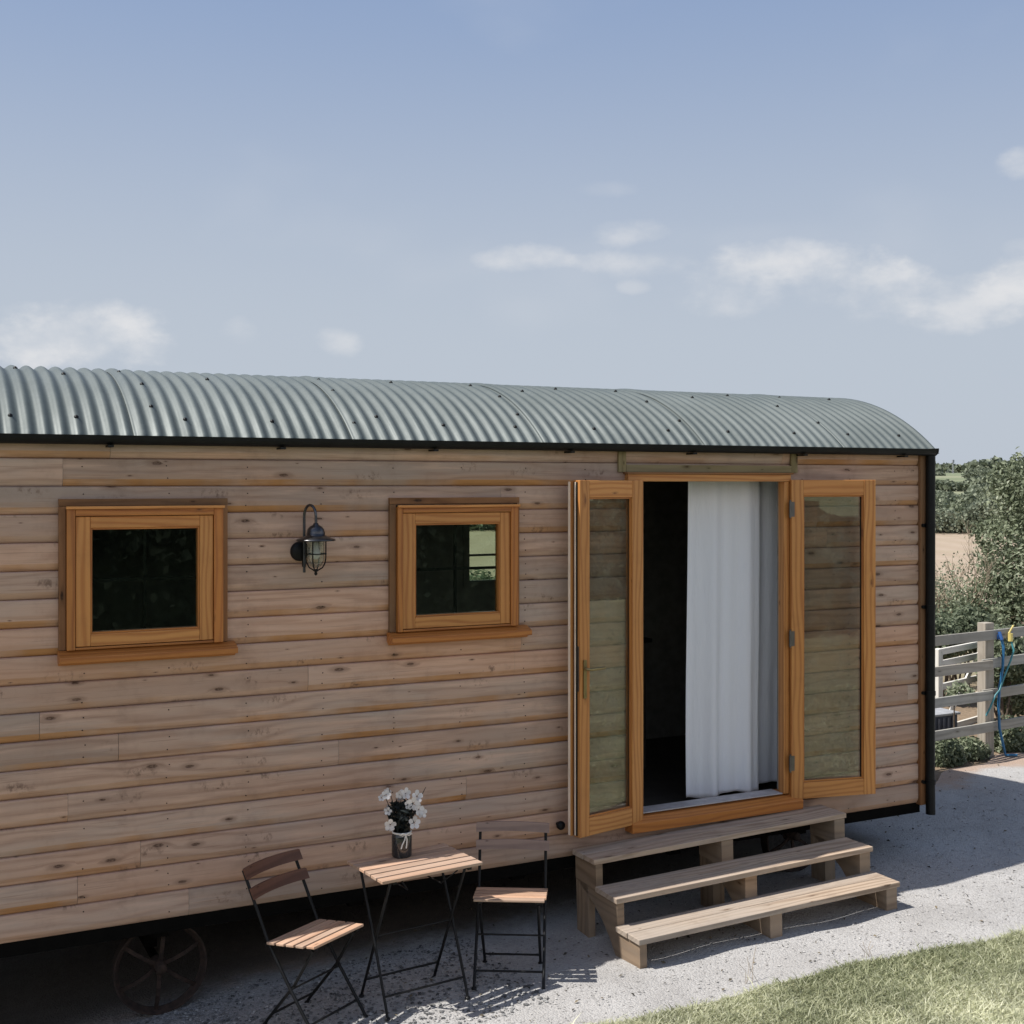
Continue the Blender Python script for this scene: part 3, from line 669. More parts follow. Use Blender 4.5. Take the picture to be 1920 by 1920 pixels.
# roof end bead
# wheels
def wheel(x, y, z, r, nm='wheel'):
    mb = MB(); n = 48
    prof = [(r, -.035), (r, .035), (r - .010, .035), (r - .010, .004), (r - .030, .003), (r - .030, -.003), (r - .010, -.004), (r - .010, -.035), (r, -.035)]
    mb.lathe(prof, (x, y, z), n, 'y')
    w = mb.build(nm, M_RUST, hut)
    mb = MB(); mb.lathe([(0, -.055), (.022, -.055), (.028, -.05), (.030, .03), (.045, .032), (.045, .05), (0, .05)], (x, y, z), 20, 'y'); o = mb.build('hub', M_RUST, hut); o.parent = w
    for k in range(6):
        a = R(25 + 60 * k); c, s_ = math.cos(a), math.sin(a)
        mb = MB(); pts = [(x + c * q, y - .02 * math.sin(math.pi * (q - .03) / (r - .05)), z + s_ * q) for q in np.linspace(.03, r - .012, 6)]
        for p_, q_ in zip(pts[:-1], pts[1:]): mb.bar(p_, q_, .020, .010, (0, 1, 0), 0.)
        o = mb.build('spoke', M_RUST, hut); o.parent = w
    return w
for x in (1.25, 5.35):
    for y in (.13, 1.95):
        wheel(x, y, ground_h(x, y) + .235, .235)
for x in (1.25, 5.35):
    mb = MB(); mb.tube([(x, .17, ground_h(x, 1) + .24), (x, 1.9, ground_h(x, 1) + .24)], .022, 8); mb.build('axle', M_DARK, hut)
# chains/skid between wheels and frame
for x in (1.25, 5.35):
    z = ground_h(x, 1)
    for y in (.35, 1.6): mb = MB(); mb.box((x - .03, y, z + .263), (x + .03, y + .06, .279), 2); mb.build('axle_block', M_DARK, hut)

# front windows
def window(o0, o1, zt_out, f0, f1, zf, s0, s1, zs, g0, g1, gt, gb, sl0, sl1, sz0, sz1):
    # weathered surround
    mb = MB(); zb = sz1 + .004
    mb.box((o0, -.026, zb), (f0 - .002, -.002, zt_out - .036), 2); mb.box((f1 + .002, -.026, zb), (o1, -.002, zt_out - .036), 2)
    mb.box((o0, -.027, zt_out - .034), (o1, -.002, zt_out), 0)
    w = mb.build('window', M_TRIM, hut, .0015)
    # fixed frame
    mb = MB(); y0, y1 = -.052, .07
    mb.box((f0, y0, zb), (s0 - .003, y1, zf), 2); mb.box((s1 + .003, y0, zb), (f1, y1, zf), 2)
    mb.box((s0 - .002, y0, zs + .003), (s1 + .002, y1, zf), 0); mb.box((s0 - .002, y0 + .004, zb), (s1 + .002, y1, zb + .012), 0)
    o = mb.build('frame', M_FRAME, hut, .003); o.parent = w
    mb = MB(); mb.box((f0 - .005, y0 - .020, zf - .004), (f1 + .003, y0 - .002, zf + .010), 0); o = mb.build('drip_bar', M_DOOR, hut, .002); o.parent = w
    # sash
    mb = MB(); ys0, ys1 = -.041, .02; b = .009
    mb.box((s0, ys0, zb + .015), (g0 - b, ys1, zs), 2); mb.box((g1 + b, ys0, zb + .015), (s1, ys1, zs), 2)
    mb.box((g0 - b + .0005, ys0 + .001, gt + b), (g1 + b - .0005, ys1, zs), 0); mb.box((g0 - b + .0005, ys0 + .001, zb + .015), (g1 + b - .0005, ys1, gb - b), 0)
    o = mb.build('sash', M_DOOR, hut, .003); o.parent = w
    mb = MB(); q = .010   # glazing bead: chamfered, warm pale
    for (a, c) in (((g0 - b, ys0 + .006, gb - b), (g0, ys1 - .01, gt + b)), ((g1, ys0 + .006, gb - b), (g1 + b, ys1 - .01, gt + b))): mb.box(a, c, 2)
    mb.box((g0, ys0 + .006, gt), (g1, ys1 - .01, gt + b), 0)
    mb.box((g0, ys0 + .006, gb - b), (g1, ys1 - .01, gb), 0)
    o = mb.build('glazing_bead', M_FRAME, hut, .002); o.parent = w
    mb = MB(); mb.box((g0 + .0005, -.008, gb + .0005), (g1 - .0005, -.002, gt - .0005)); o = mb.build('pane', M_PANE, hut); o.parent = w
    mb = MB(); mb.box(((g0 + g1) / 2 - .007, .0, gb), ((g0 + g1) / 2 + .007, .012, gt), 2); mb.box((g0, .0005, (gb + gt) / 2 - .007), (g1, .0115, (gb + gt) / 2 + .007), 0)
    o = mb.build('glazing_bars', M_SEAL, hut); o.parent = w
    mb = MB()
    mb.prism([(-.092, sz0 + .006), (-.092, sz0 + .034), (-.03, sz1 + .001), (-.002, sz1 + .003), (-.002, sz0 + .006), (-.03, sz0 - .012), (-.045, sz0)], sl0, sl1, 'x')
    nf = len(mb.uv); mb.uv = []
    for f in mb.f:
        for i in f: mb.uv.append((mb.v[i][0], mb.v[i][1] + mb.v[i][2]))
    o = mb.build('sill', M_FRAME, hut, .003); o.parent = w
window(.742, 1.562, 2.523, .776, 1.534, 2.478, .818, 1.484, 2.437, .896, 1.408, 2.372, 1.872, .738, 1.600, 1.727, 1.785)
window(2.450, 3.243, 2.520, 2.488, 3.225, 2.470, 2.520, 3.175, 2.435, 2.601, 3.106, 2.368, 1.872, 2.440, 3.292, 1.727, 1.782)

# door frame
mb = MB()
mb.box((4.031, -.035, .604), (4.076, .022, 2.609), 2); mb.box((5.146, -.035, .604), (5.188, .022, 2.609), 2)
mb.box((3.968, -.040, 2.611), (5.20, .10, 2.655), 0)
df = mb.build('door_frame', M_DOOR, hut, .003)
mb = MB(); mb.box((3.955, -.052, 2.6555), (5.212, -.001, 2.6665), 0); mb.build('drip_board', M_TRIM, hut, .002)
mb = MB(); mb.prism([(-.085, .507), (-.088, .565), (-.04, .592), (.10, .603), (.10, .507)], 3.97, 5.262, 'x'); mb.uv = []
for f in mb.f:
    for i in f: mb.uv.append((mb.v[i][0], mb.v[i][1] + mb.v[i][2]))
mb.build('door_sill', M_FRAME, hut, .003)
mb = MB(); mb.box((4.078, -.03, .6045), (5.14, .09, .610), 0); mb.build('threshold', simple('pale_threshold', (.5, .47, .47), .5), hut)
# door leaves: local x runs from hinge outward, local -y faces the viewer
def leaf(hx, hy, ang, w, zb, zt, st_h, st_f, side, handle):
    M = Matrix.Translation((hx, hy, 0)) @ Matrix.Rotation(R(-ang) if side > 0 else R(ang), 4, 'Z') @ Matrix.Diagonal((side, 1, 1, 1))
    T = .056; rb, rt = .105, .10
    def B(mb, lo, hi, g, **k): mb.box(lo, hi, g, M, **k)
    mb = MB()
    B(mb, (0, 0, zb), (st_h, T, zt), 2); B(mb, (w - st_f, 0, zb), (w, T, zt), 2)
    B(mb, (st_h + .0005, .0015, zt - rt), (w - st_f - .0005, T - .001, zt - .0005), 0); B(mb, (st_h + .0005, .0015, zb + .0005), (w - st_f - .0005, T - .001, zb + rb), 0)
    dr = mb.build('door', M_DOOR, hut, .003)
    g0, g1, h0, h1 = st_h, w - st_f, zb + rb, zt - rt; b = .010
    mb = MB()
    B(mb, (g0, .010, h0), (g0 + b, .022, h1), 2); B(mb, (g1 - b, .010, h0), (g1, .022, h1), 2); B(mb, (g0 + b, .010, h1 - b), (g1 - b, .022, h1), 0); B(mb, (g0 + b, .010, h0), (g1 - b, .022, h0 + b), 0)
    o = mb.build('glazing_bead', M_FRAME, hut, .0015); o.parent = dr
    mb = MB()
    B(mb, (g0, .0225, h0), (g0 + b, .030, h1), 2); B(mb, (g1 - b - .004, .0225, h0), (g1, .030, h1), 2)
    o = mb.build('gasket', M_SEAL, hut); o.parent = dr
    mb = MB(); B(mb, (g0 + .0005, .031, h0 + .0005), (g1 - .0005, .037, h1 - .0005), 2); o = mb.build('pane', M_DPANE, hut); o.parent = dr
    # meeting edge: rebate lip and seal
    mb = MB(); B(mb, (w - .002, T + .0005, zb + .004), (w + .020, T + .022, zt - .004), 2)
    o = mb.build('rebate_lip', M_DOOR, hut, .002); o.parent = dr
    mb = MB(); B(mb, (w + .0205, T + .004, zb + .008), (w + .025, T + .020, zt - .008), 2); o = mb.build('edge_strip', M_EDGE, hut, .001); o.parent = dr
    mb = MB(); B(mb, (w - .001, .031, zb + .01), (w + .006, .043, zt - .01), 2); o = mb.build('edge_strip', M_EDGE, hut, .001); o.parent = dr
    mb = MB(); B(mb, (w - .001, .020, zb + .01), (w + .0045, .030, zt - .01), 2); B(mb, (w - .001, .044, zb + .01), (w + .004, .050, zt - .01), 2); o = mb.build('seal', M_SEAL, hut); o.parent = dr
    if handle:
        mb = MB(); hz = 1.53
        B(mb, (w - st_f * .62, -.008, hz - .17), (w - st_f * .30, -.0005, hz + .05), 2)
        mb.tube([M @ Vector((w - st_f * .45, -.004, hz + .0)), M @ Vector((w - st_f * .45, -.045, hz + .0)), M @ Vector((w - st_f * .45 - .02, -.052, hz)), M @ Vector((w - st_f * .45 - .115, -.050, hz))], .009, 10)
        o = mb.build('handle', M_BRASS, hut, .0); o.parent = dr
        mb = MB(); B(mb, (w - .0005, .008, hz - .13), (w + .002, .019, hz + .13), 2); o = mb.build('lock_plate', M_STEEL, hut); o.parent = dr
    for hz in ((.80, 1.60, 2.43) if side > 0 else ()):
        mb = MB(); c = M @ Vector((-.013, -.008, 0))
        mb.tube([(c.x, c.y, hz - .045), (c.x, c.y, hz - .013)], .0085, 10); mb.tube([(c.x, c.y, hz - .012), (c.x, c.y, hz + .02)], .0085, 10); mb.tube([(c.x, c.y, hz + .021), (c.x, c.y, hz + .052)], .0085, 10)
        mb.tube([(c.x, c.y, hz - .055), (c.x, c.y, hz + .062)], .005, 8); B(mb, (-.013, -.003, hz - .045), (.02, -.0005, hz + .05), 2)
        o = mb.build('hinge', M_STEEL, hut); o.parent = dr
    return dr
leaf(4.062, -.062, 12.5, .515, .558, 2.617, .092, .075, -1, True)
leaf(5.186, -.062, 12., .605, .568, 2.622, .085, .085, 1, False)
# door stop by the chair
mb = MB(); mb.lathe([(.010, 0), (.010, -.03), (.024, -.032), (.026, -.05), (.018, -.06), (0, -.062)], (3.505, 0, .607), 16, 'y'); mb.build('door_stop', M_BLACK, hut)

# interior things
cab = thing('cabinet', 'dark low cabinet standing in the shade inside the doorway', 'cabinet', (4.55, 1.5, .531))
mb = MB(); mb.box((4.25, 1.2, .535), (4.9, 2.0, 1.45), 2); mb.build('body', M_INT, cab, .005)
mb = MB(); mb.box((4.22, 1.17, 1.452), (4.93, 2.03, 1.48), 0); mb.build('top', M_SEAL, cab, .003)
# curtain
cx0, cx1 = 4.575, 5.42; n = 160; mbv = []; mbf = []
def curt(x, z):
    q = (x - cx0) / (cx1 - cx0); gath = .55 + .45 * (2.6 - z) / 2.05
    fold = .024 * math.sin(q * 19 + .9 * math.sin(q * 5)) + .011 * math.sin(q * 43 + 1.) * (.4 + .6 * gath)
    st = 1 / (1 + math.exp(-(q - .68) * 70)); fold += .075 * st - .02 * math.sin(min(1, max(0, (q - .30) / .38)) * math.pi)
    fold += .012 / (1 + math.exp(-(.12 - q) * 50))
    return .20 + fold * gath + .01 * math.sin(z * 2.3)
zs = np.linspace(2.68, .575, 60)
for j, z in enumerate(zs):
    for i in range(n + 1):
        q = i / n; x = cx0 + (cx1 - cx0) * q; zz = z if j < len(zs) - 1 else z + .012 * math.sin(q * 14 + 2.) + .012 * q
        xx = x - .012 * math.sin((2.68 - z) * 1.5) * (1 - q)
        mbv.append((xx, curt(x, z), zz))
for j in range(len(zs) - 1):
    for i in range(n): mbf.append((j*(n+1)+i, (j+1)*(n+1)+i, (j+1)*(n+1)+i+1, j*(n+1)+i+1))
me = bpy.data.meshes.new('curtain'); me.from_pydata([(a - 4.9, b - .2, c - .57) for a, b, c in mbv], [], mbf); me.polygons.foreach_set('use_smooth', np.ones(len(mbf), dtype=bool)); me.materials.append(M_CURT)
cu = bpy.data.objects.new('curtain', me); col.objects.link(cu); cu.location = (4.9, .2, .57); m_ = cu.modifiers.new('s', 'SOLIDIFY'); m_.thickness = .0015
tag(cu, 'long white curtain hanging in folds in the open doorway', 'curtain')

# wall lantern
LX = 1.962
lan = thing('wall_lantern', 'dark metal fisherman lantern with caged glass on the wall between windows', 'wall lamp', (LX, -.002, 2.24))
mb = MB(); mb.lathe([(.052, 0), (.052, -.014), (.046, -.026), (.030, -.034), (0, -.036)], (LX - .012, -.001, 2.240), 28, 'y'); mb.box((LX - .008, -.048, 2.16), (LX + .008, -.030, 2.28)); mb.build('back_plate', M_BLACK, lan)
mb = MB(); pts = [(LX, -.040, 2.12), (LX, -.040, 2.40)]
for a in np.linspace(180, 0, 13): pts.append((LX, -.0885 - .0485 * math.cos(R(a)) * -1 * -1, 2.44 + .055 * math.sin(R(a))))
pts = [(LX, -.044, 2.13), (LX, -.044, 2.42)] + [(LX + .018 - .018 * math.cos(R(a)), -.088 + .044 * math.cos(R(a)), 2.425 + .060 * math.sin(R(a))) for a in np.linspace(0, 180, 15)] + [(LX + .036, -.132, 2.385)]
LX += .036
mb.tube(pts, .0075, 10); mb.build('arm', M_LANT, lan)
cy = -.130
mb = MB(); mb.lathe([(0, 2.394), (.012, 2.392), (.016, 2.382), (.032, 2.374), (.043, 2.360), (.048, 2.342), (.049, 2.328), (.062, 2.322), (.100, 2.307), (.103, 2.302), (.100, 2.299), (.05, 2.311), (0, 2.312)], (LX, cy, 0), 36); mb.build('shade', M_LANT, lan)
mb = MB(); mb.lathe([(.046, 2.306), (.046, 2.215), (.042, 2.190), (.03, 2.170), (.012, 2.160), (0, 2.159)], (LX, cy, 0), 28); mb.build('glass', M_LGLASS, lan)
mb = MB(); mb.lathe([(0, 2.30), (.012, 2.298), (.014, 2.26), (.022, 2.245), (.024, 2.225), (.012, 2.205), (0, 2.202)], (LX, cy, 0), 16); mb.build('bulb', simple('frosted_bulb', (.7, .7, .68), .4), lan)
mb = MB()
for k in range(4):
    a = R(45 + 90 * k + 10); c, s_ = math.cos(a), math.sin(a)
    mb.tube([(LX + c * r_, cy + s_ * r_, z) for r_, z in ((.054, 2.306), (.054, 2.21), (.050, 2.185), (.036, 2.160), (.012, 2.146))], .0035, 6)
mb.lathe([(.0545, 2.235), (.0575, 2.232), (.0545, 2.229), (.052, 2.232), (.0545, 2.235)], (LX, cy, 0), 28)
mb.lathe([(.0, 2.152), (.018, 2.150), (.014, 2.142), (.006, 2.138), (.009, 2.128), (.005, 2.120), (0, 2.118)], (LX, cy, 0), 14); mb.build('cage', M_BLACK, lan)

# ------------------------------------------------------------------ steps
steps = thing('wooden_steps', 'three open tread wooden steps leading up to the open doors', 'steps', (4.515, -.40, float(gz(4.515, -.4))), (0, -math.atan(.025), 0), local=True)
X0, X1 = -.925, .925
TR = [(-.36, .165, -.120), (-.135, .318, .105), (.10, .470, .345)]
for i, (y0, zt, y1) in enumerate(TR):
    mb = MB(); ym = (y0 + y1) / 2
    mb.box((X0, y0, zt - .030), (X1, ym - .003, zt), 0); mb.box((X0 + random.uniform(-.008, .008), ym + .003, zt - .031), (X1 + random.uniform(-.006, .006), y1, zt - .001), 0)
    mb.build('tread', M_STEP, steps, .003)
def stringer(xa, xb):
    poly = [(-.345, -.02), (-.345, .134), (-.121, .134), (-.121, .287), (.104, .287), (.104, .438), (.34, .438), (.34, .30), (.27, .27), (.16, .22), (.05, .15), (-.04, .06), (-.10, -.02)]
    mb = MB(); mb.prism(poly, xa, xb, 'x'); mb.build('stringer', M_STRING, steps, .002)
    mb = MB(); mb.box((xa, .20, -.02), (xb, .335, .297), 2); mb.build('post', M_STRING, steps, .002)
stringer(X0 + .012, X0 + .057); stringer(-.04, .045); stringer(X1 - .095, X1 - .012)

# ------------------------------------------------------------------ bistro table and chairs
def slat_mb(a, b, w, th, rnd=None): mb = MB(); mb.bar(a, b, w, th, (0, 0, 1), rnd); return mb
tx, ty = 2.412, -.478; tz = float(gz(tx, ty))
tab = thing('bistro_table', 'small folding table with slatted wooden top and black steel legs', 'table', (tx, ty, tz), (0, 0, R(6.5)), local=True)
TW, TD, TH = .575, .40, .70
for k in range(6):
    y = -TD / 2 + .028 + k * (TD - .056) / 5
    mb = MB(); mb.box((-TW / 2 + random.uniform(-.002, .002), y - .0275, TH - .015), (TW / 2 + random.uniform(-.002, .002), y + .0275, TH), 0); mb.build('slat', M_SLAT, tab, .002)
for x in (-.215, .215): mb = MB(); mb.box((x - .010, -TD / 2 + .01, TH - .030), (x + .010, TD / 2 - .01, TH - .0155), 1); mb.build('top_frame', M_BLACKD, tab)
def leg(mb_parent, pts, r=.0075):
    mb = MB(); mb.tube(pts, r, 8); e = Vector(pts[-1]); mb.lathe([(0, .012), (.010, .011), (.014, .004), (.015, 0), (0, 0)], (e.x, e.y, 0.0), 10); return mb.build('leg', M_BLACKD, mb_parent)
for sx in (-.235, .225):
    leg(tab, [(sx, .15, TH - .03), (sx, 0, .36), (sx, -.135, .05), (sx, -.150, .006)])
    leg(tab, [(sx * .93, -.15, TH - .03), (sx * .93, 0, .36), (sx * .93, .15, .05), (sx * .93, .17, .006)])
for a, b, r_ in (((-.235, -.118, .10), (.225, -.118, .10), .006), ((-.218, .13, .10), (.209, .13, .10), .006), ((-.235, 0, .362), (.225, 0, .362), .005)): mb = MB(); mb.tube([a, b], r_, 8); mb.build('cross_bar', M_BLACKD, tab)
for sx in (-.16, .16): mb = MB(); mb.tube([(sx, -.16, TH - .03), (sx * .6, -.10, TH - .10), (sx * .6, .1, TH - .10), (sx, .14, TH - .03)], .004, 6); mb.build('brace', M_BLACKD, tab)

M_SLATG = wood('greyed_slat', (.34, .235, .19), (.21, .14, .115), knots=.1, rough=.7, vary=.2, grey=(.30, .24, .22))
def chair(loc, rz, label, lean=.0, back=M_SLATD):
    t_ = thing('folding_chair', label, 'chair', loc, (0, 0, rz), 'folding bistro chairs by the hut wall', local=True)
    HW = .18; tilt = .11; sz = lambda y: .424 - tilt * (y - .10)
    for k in range(5):
        y = -.145 + k * .062; w_ = .385 if k else .37; z = sz(y)
        M = Matrix.Translation((0, y, z)) @ Matrix.Rotation(-tilt, 4, 'X')
        mb = MB(); mb.box((-w_ / 2, -.0245, -.0065), (w_ / 2, .0245, .0065), 0, M); mb.build('seat_slat', M_SLAT, t_, .003)
    for x in (-.15, .15): mb = MB(); mb.bar((x, -.16, sz(-.16) - .014), (x, .12, sz(.12) - .014), .018, .012); mb.build('seat_frame', M_BLACKD, t_)
    mb = MB(); mb.tube([(-HW - .015, .125, .412), (HW + .015, .125, .412)], .006, 8); mb.build('seat_rod', M_BLACKD, t_)
    yt = lambda z: .125 + (.10 + lean) * ((z - .42) / .33)
    for s_ in (-1, 1):
        leg(t_, [(s_ * HW, yt(.745), .745), (s_ * HW, yt(.60), .60), (s_ * HW, .125, .42), (s_ * HW, -.02, .22), (s_ * HW, -.165, .035), (s_ * HW, -.185, .006)], .008)
        leg(t_, [(s_ * (HW - .028), -.135, .425), (s_ * (HW - .028), -.02, .24), (s_ * (HW - .028), .155, .035), (s_ * (HW - .028), .175, .006)], .008)
    for a, b, r_ in (((-HW, -.13, .075), (HW, -.13, .075), .006), ((-HW + .028, .13, .065), (HW - .028, .13, .065), .006), ((-HW, -.02, .225), (HW, -.02, .225), .005)):
        mb = MB(); mb.tube([a, b], r_, 8); mb.build('cross_bar', M_BLACKD, t_)
    for zc in (.735, .645):
        mb = MB(); n_ = 8; xs = np.linspace(-.2, .2, n_ + 1); yc = yt(zc); sl = (.10 + lean) / .33
        f = lambda x: yc + .004 - .030 * (x / .2) ** 2
        for a, b in zip(xs[:-1], xs[1:]):
            vs = []; uv = []
            for x in (a, b):
                for (dy, dz) in ((-.006, -.024), (.006, -.024), (.006, .024), (-.006, .024)): vs.append((x, f(x) + dy + dz * sl, zc + dz)); uv.append((x, dy + dz))
            mb.mesh(vs, [(0, 1, 5, 4), (1, 2, 6, 5), (2, 3, 7, 6), (3, 0, 4, 7)], uv, .4)
            if a == xs[0]: mb.mesh(vs[:4], [(3, 2, 1, 0)], uv[:4], .4)
            if b == xs[-1]: mb.mesh(vs[4:], [(0, 1, 2, 3)], uv[4:], .4)
        mb.build('back_slat', back, t_, weld=True, bevel=.001)
    return t_
chair((1.870, -.485, float(gz(1.875, -.485)) - .0), R(31), 'folding chair left of the table, its dark slatted back turned to the wheel', .07)
chair((2.965, -.470, float(gz(2.975, -.48)) - .0), R(-30), 'folding chair between the table and the wooden steps, backed against the wall', back=M_SLATG)

# vase of flowers
VX, VY = 2.385, -.365; VZ = tz + TH + .001
vase = thing('flower_vase', 'smoky glass jar of white blossoms tied with string on the table', 'vase', (VX, VY, VZ), local=True)
mb = MB(); mb.lathe([(0, .0), (.047, 0), (.052, .006), (.053, .10), (.050, .118), (.046, .126), (.046, .132), (.043, .132), (.043, .124), (.048, .1), (.048, .008), (0, .007)], (0, 0, 0), 28); mb.build('jar', simple('dark_glass', (.02, .024, .028), .12, noise=.2, spec=.8), vase)
mb = MB(); mb.lathe([(.0475, .122), (.052, .124), (.052, .129), (.0475, .131)], (0, 0, 0), 24)
for s_ in (-1, 1):
    mb.tube([(0, -.053, .126), (s_ * .018, -.060, .132), (s_ * .034, -.058, .126), (s_ * .018, -.058, .121), (0, -.055, .125)], .0032, 6)
    mb.tube([(0, -.054, .125), (s_ * .006, -.058, .10), (s_ * .012 - .008, -.058, .075), (s_ * .014 - .012, -.057, .055)], .0038, 6)
mb.build('string_bow', M_WHITE, vase)
mb = MB(); tips = []
for k in range(16):
    a = random.uniform(0, 6.28); sp = random.uniform(.01, .075); h = random.uniform(.18, .33)
    if k == 0: a, sp, h = R(190), .11, .345
    if k == 1: a, sp, h = R(200), .085, .36
    if k == 2: a, sp, h = R(-5), .13, .345
    c, s_ = math.cos(a), math.sin(a); tip = (c * sp, s_ * sp, h); tips.append(tip)
    mb.tube([(c * .01, s_ * .01, .01), (c * .025, s_ * .025, .13), (c * (sp * .6), s_ * (sp * .6), .13 + (h - .13) * .55), tip], [.003, .003, .0025, .0015], 6)
mb.build('stems', M_VLEAF, vase)
n = 280; q = rng.random(n); a = rng.uniform(0, 6.28, n); rad = (.02 + .045 * np.sin(q * 2.6)) * np.sqrt(rng.random(n)) + .008
P = np.stack([np.cos(a) * rad, np.sin(a) * rad, .135 + q * .14], 1)
leaf_mesh('leaves', M_VLEAF, P, rng.normal(size=(n, 3)) + np.stack([np.cos(a), np.sin(a), .3 + 0 * a], 1), rng.uniform(.035, .065, n), vase, aspect=.35)
# (dx, dz) seen from the front, each a blossom of five petals
def flower(c, nrm, s):
    nrm = Vector(nrm).normalized(); qt = nrm.to_track_quat('Z', 'Y'); mb = MB(); s = s * 1.22
    for k in range(5):
        a = 2 * math.pi * k / 5 + random.random() * .3; P_ = []
        for (r_, w_, h_) in ((.12, 0, 0), (.55, .42, .12), (.95, .34, .22), (1.1, 0, .2), (.95, -.34, .22), (.55, -.42, .12)):
            P_.append(Vector(c) + qt @ Vector(((r_ * math.cos(a) - w_ * math.sin(a)) * s, (r_ * math.sin(a) + w_ * math.cos(a)) * s, h_ * s)))
        mb.mesh(P_, [(0, 1, 2, 3), (0, 3, 4, 5)], [(0, 0)] * 6, random.random(), 0, True)
    mb.lathe([(.0, .003), (.10 * s, .002), (.12 * s, 0)], c, 6, mi=1)
    return mb.build('blossom', [M_PETAL, M_VLEAF], vase)
for (dx, dz, dy, s) in ((-.098, .335, -.03, .020), (-.120, .320, -.02, .014), (-.082, .345, -.01, .015), (.005, .332, -.04, .024), (-.022, .325, -.02, .016), (.068, .310, -.04, .026), (.038, .282, -.06, .027), (.012, .275, -.05, .018), (.070, .245, -.06, .026), (.092, .225, -.05, .022), (.040, .185, -.07, .026), (-.088, .250, -.03, .016), (-.083, .185, -.05, .024), (-.080, .172, -.03, .02), (.02, .30, .05, .024), (-.05, .23, .06, .022)):
    flower((dx, dy, dz), (dx * 3 + random.uniform(-.3, .3), -1 if dy < 0 else 1, random.uniform(-.2, .5)), s)

# ------------------------------------------------------------------ fence, gate, hose, trough
FY = 1.80
def fz(x): return float(.025 * (x - 3.8))
fence = thing('post_and_rail_fence', 'silvery four rail timber fence running behind the gravel yard', 'fence', (8.944, FY, fz(8.944)))
for x in (7.05, 8.955, 10.86, 12.77, 14.67):
    z = fz(x); mb = MB(); mb.box((x - .055, FY - .04, z - .2), (x + .055, FY + .055, z + 1.20), 2); mb.build('post', M_FENCE, fence, .004)
PX = [7.05, 8.90, 10.86, 12.77, 14.67, 16.5]
hts = [1.095, .835, .55, .265]
for k in range(5):
    for j, h in enumerate(hts):
        a, b = PX[k] - .06, PX[k + 1] + .05; s_ = random.uniform(-.012, .012); s2 = random.uniform(-.012, .012); off = (.0 if k % 2 else .013)
        if k == 1: s2 += .02
        if k == 2: s_ = .02
        mb = MB(); mb.bar((a, FY - .058 - off * 1.2 - .002, fz(a) + h + s_), (b, FY - .058 - off * 1.2 - .002, fz(b) + h + s2), .022, .088, (0, 0, 1)); mb.build('rail', M_FENCE, fence, .003)
gate = thing('timber_gate', 'pale sun bleached timber gate standing behind the rail fence', 'gate', (10.25, 3.02, .05))
pr, pl = Vector((10.242, 3.02, 0)), Vector((9.285, 2.718, 0)); dirg = (pr - pl).normalized()
def gp(s_, z): q = pl + dirg * s_; return (q.x, q.y, z)
Lg = (pr - pl).length
for s_, w_, zt in ((0.02, .09, .96), (Lg - .02, .10, 1.0)):
    mb = MB(); mb.bar(gp(s_, -.05), gp(s_, zt), .06, w_, (dirg.x, dirg.y, 0)); mb.build('stile', M_GATE, gate, .004)
for z in (.925, .805, .575, .40, .15): mb = MB(); mb.bar(gp(.0, z), gp(Lg, z), .03, .062); mb.build('bar', M_GATE, gate, .003)
mb = MB(); mb.bar(gp(.05, .10), gp(Lg - .05, .86), .02, .06); mb.build('brace', M_GATE, gate, .003)
# water tank behind fence
tk = thing('water_trough', 'small blue grey ribbed trough half hidden behind the fence', 'trough', (9.0, 2.35, .12))
mb = MB(); mb.box((8.55, 2.2, .13), (9.02, 2.6, .42), 2); mb.build('body', simple('blue_grey_plastic', (.05, .06, .09), .5), tk, .01)
mb = MB()
for x in np.arange(8.58, 9.0, .06): mb.box((x, 2.188, .15), (x + .02, 2.199, .40), 2)
mb.build('ribs', simple('pale_rib', (.13, .14, .18), .5), tk, .003)
mb = MB(); mb.box((8.53, 2.18, .421), (9.04, 2.62, .445), 0); mb.build('rim', simple('grey_rim', (.35, .36, .38), .5), tk, .006)
# hose on the post
M_BLUE = simple('blue_hose', (.02, .13, .28), .4); 
hs = thing('garden_hose', 'blue hose hanging from a tap on the fence post', 'hose', (9.02, FY - .12, fz(9)))
mb = MB(); z = fz(9)
mb.tube([(9.035, FY - .10, z + 1.06), (9.04, FY - .12, z + .98), (9.035, FY - .115, z + .80), (9.00, FY - .11, z + .62), (8.985, FY - .112, z + .45), (9.0, FY - .11, z + .25), (9.025, FY - .13, z + .1), (9.02, FY - .16, z + .015), (9.1, FY - .22, z + .02)], .0125, 10); mb.build('pipe', M_BLUE, hs)
mb = MB(); mb.tube([(9.15, FY - .10, z + 1.05), (9.16, FY - .13, z + .95), (9.12, FY - .125, z + .85), (9.05, FY - .12, z + .72), (8.98, FY - .13, z + .60), (8.92, FY - .135, z + .56), (8.86, FY - .13, z + .45), (8.82, FY - .12, z + .38)], .009, 8); mb.build('thin_pipe', simple('teal_pipe', (.05, .22, .25), .4), hs)
mb = MB(); mb.tube([(9.15, FY - .10, z + 1.03), (9.15, FY - .10, z + 1.10)], .022, 10); mb.tube([(9.14, FY - .09, z + 1.1), (9.2, FY - .09, z + 1.17)], .008, 8); mb.build('connector', simple('yellow_connector', (.62, .5, .16), .5), hs)
mb = MB(); mb.box((9.01, FY - .085, z + 1.05), (9.055, FY - .045, z + 1.095)); mb.tube([(9.02, FY - .12, z + 1.05), (9.02, FY - .09, z + 1.12)], .016, 8); mb.build('tap', simple('blue_tap', (.03, .10, .3), .4), hs, .004)

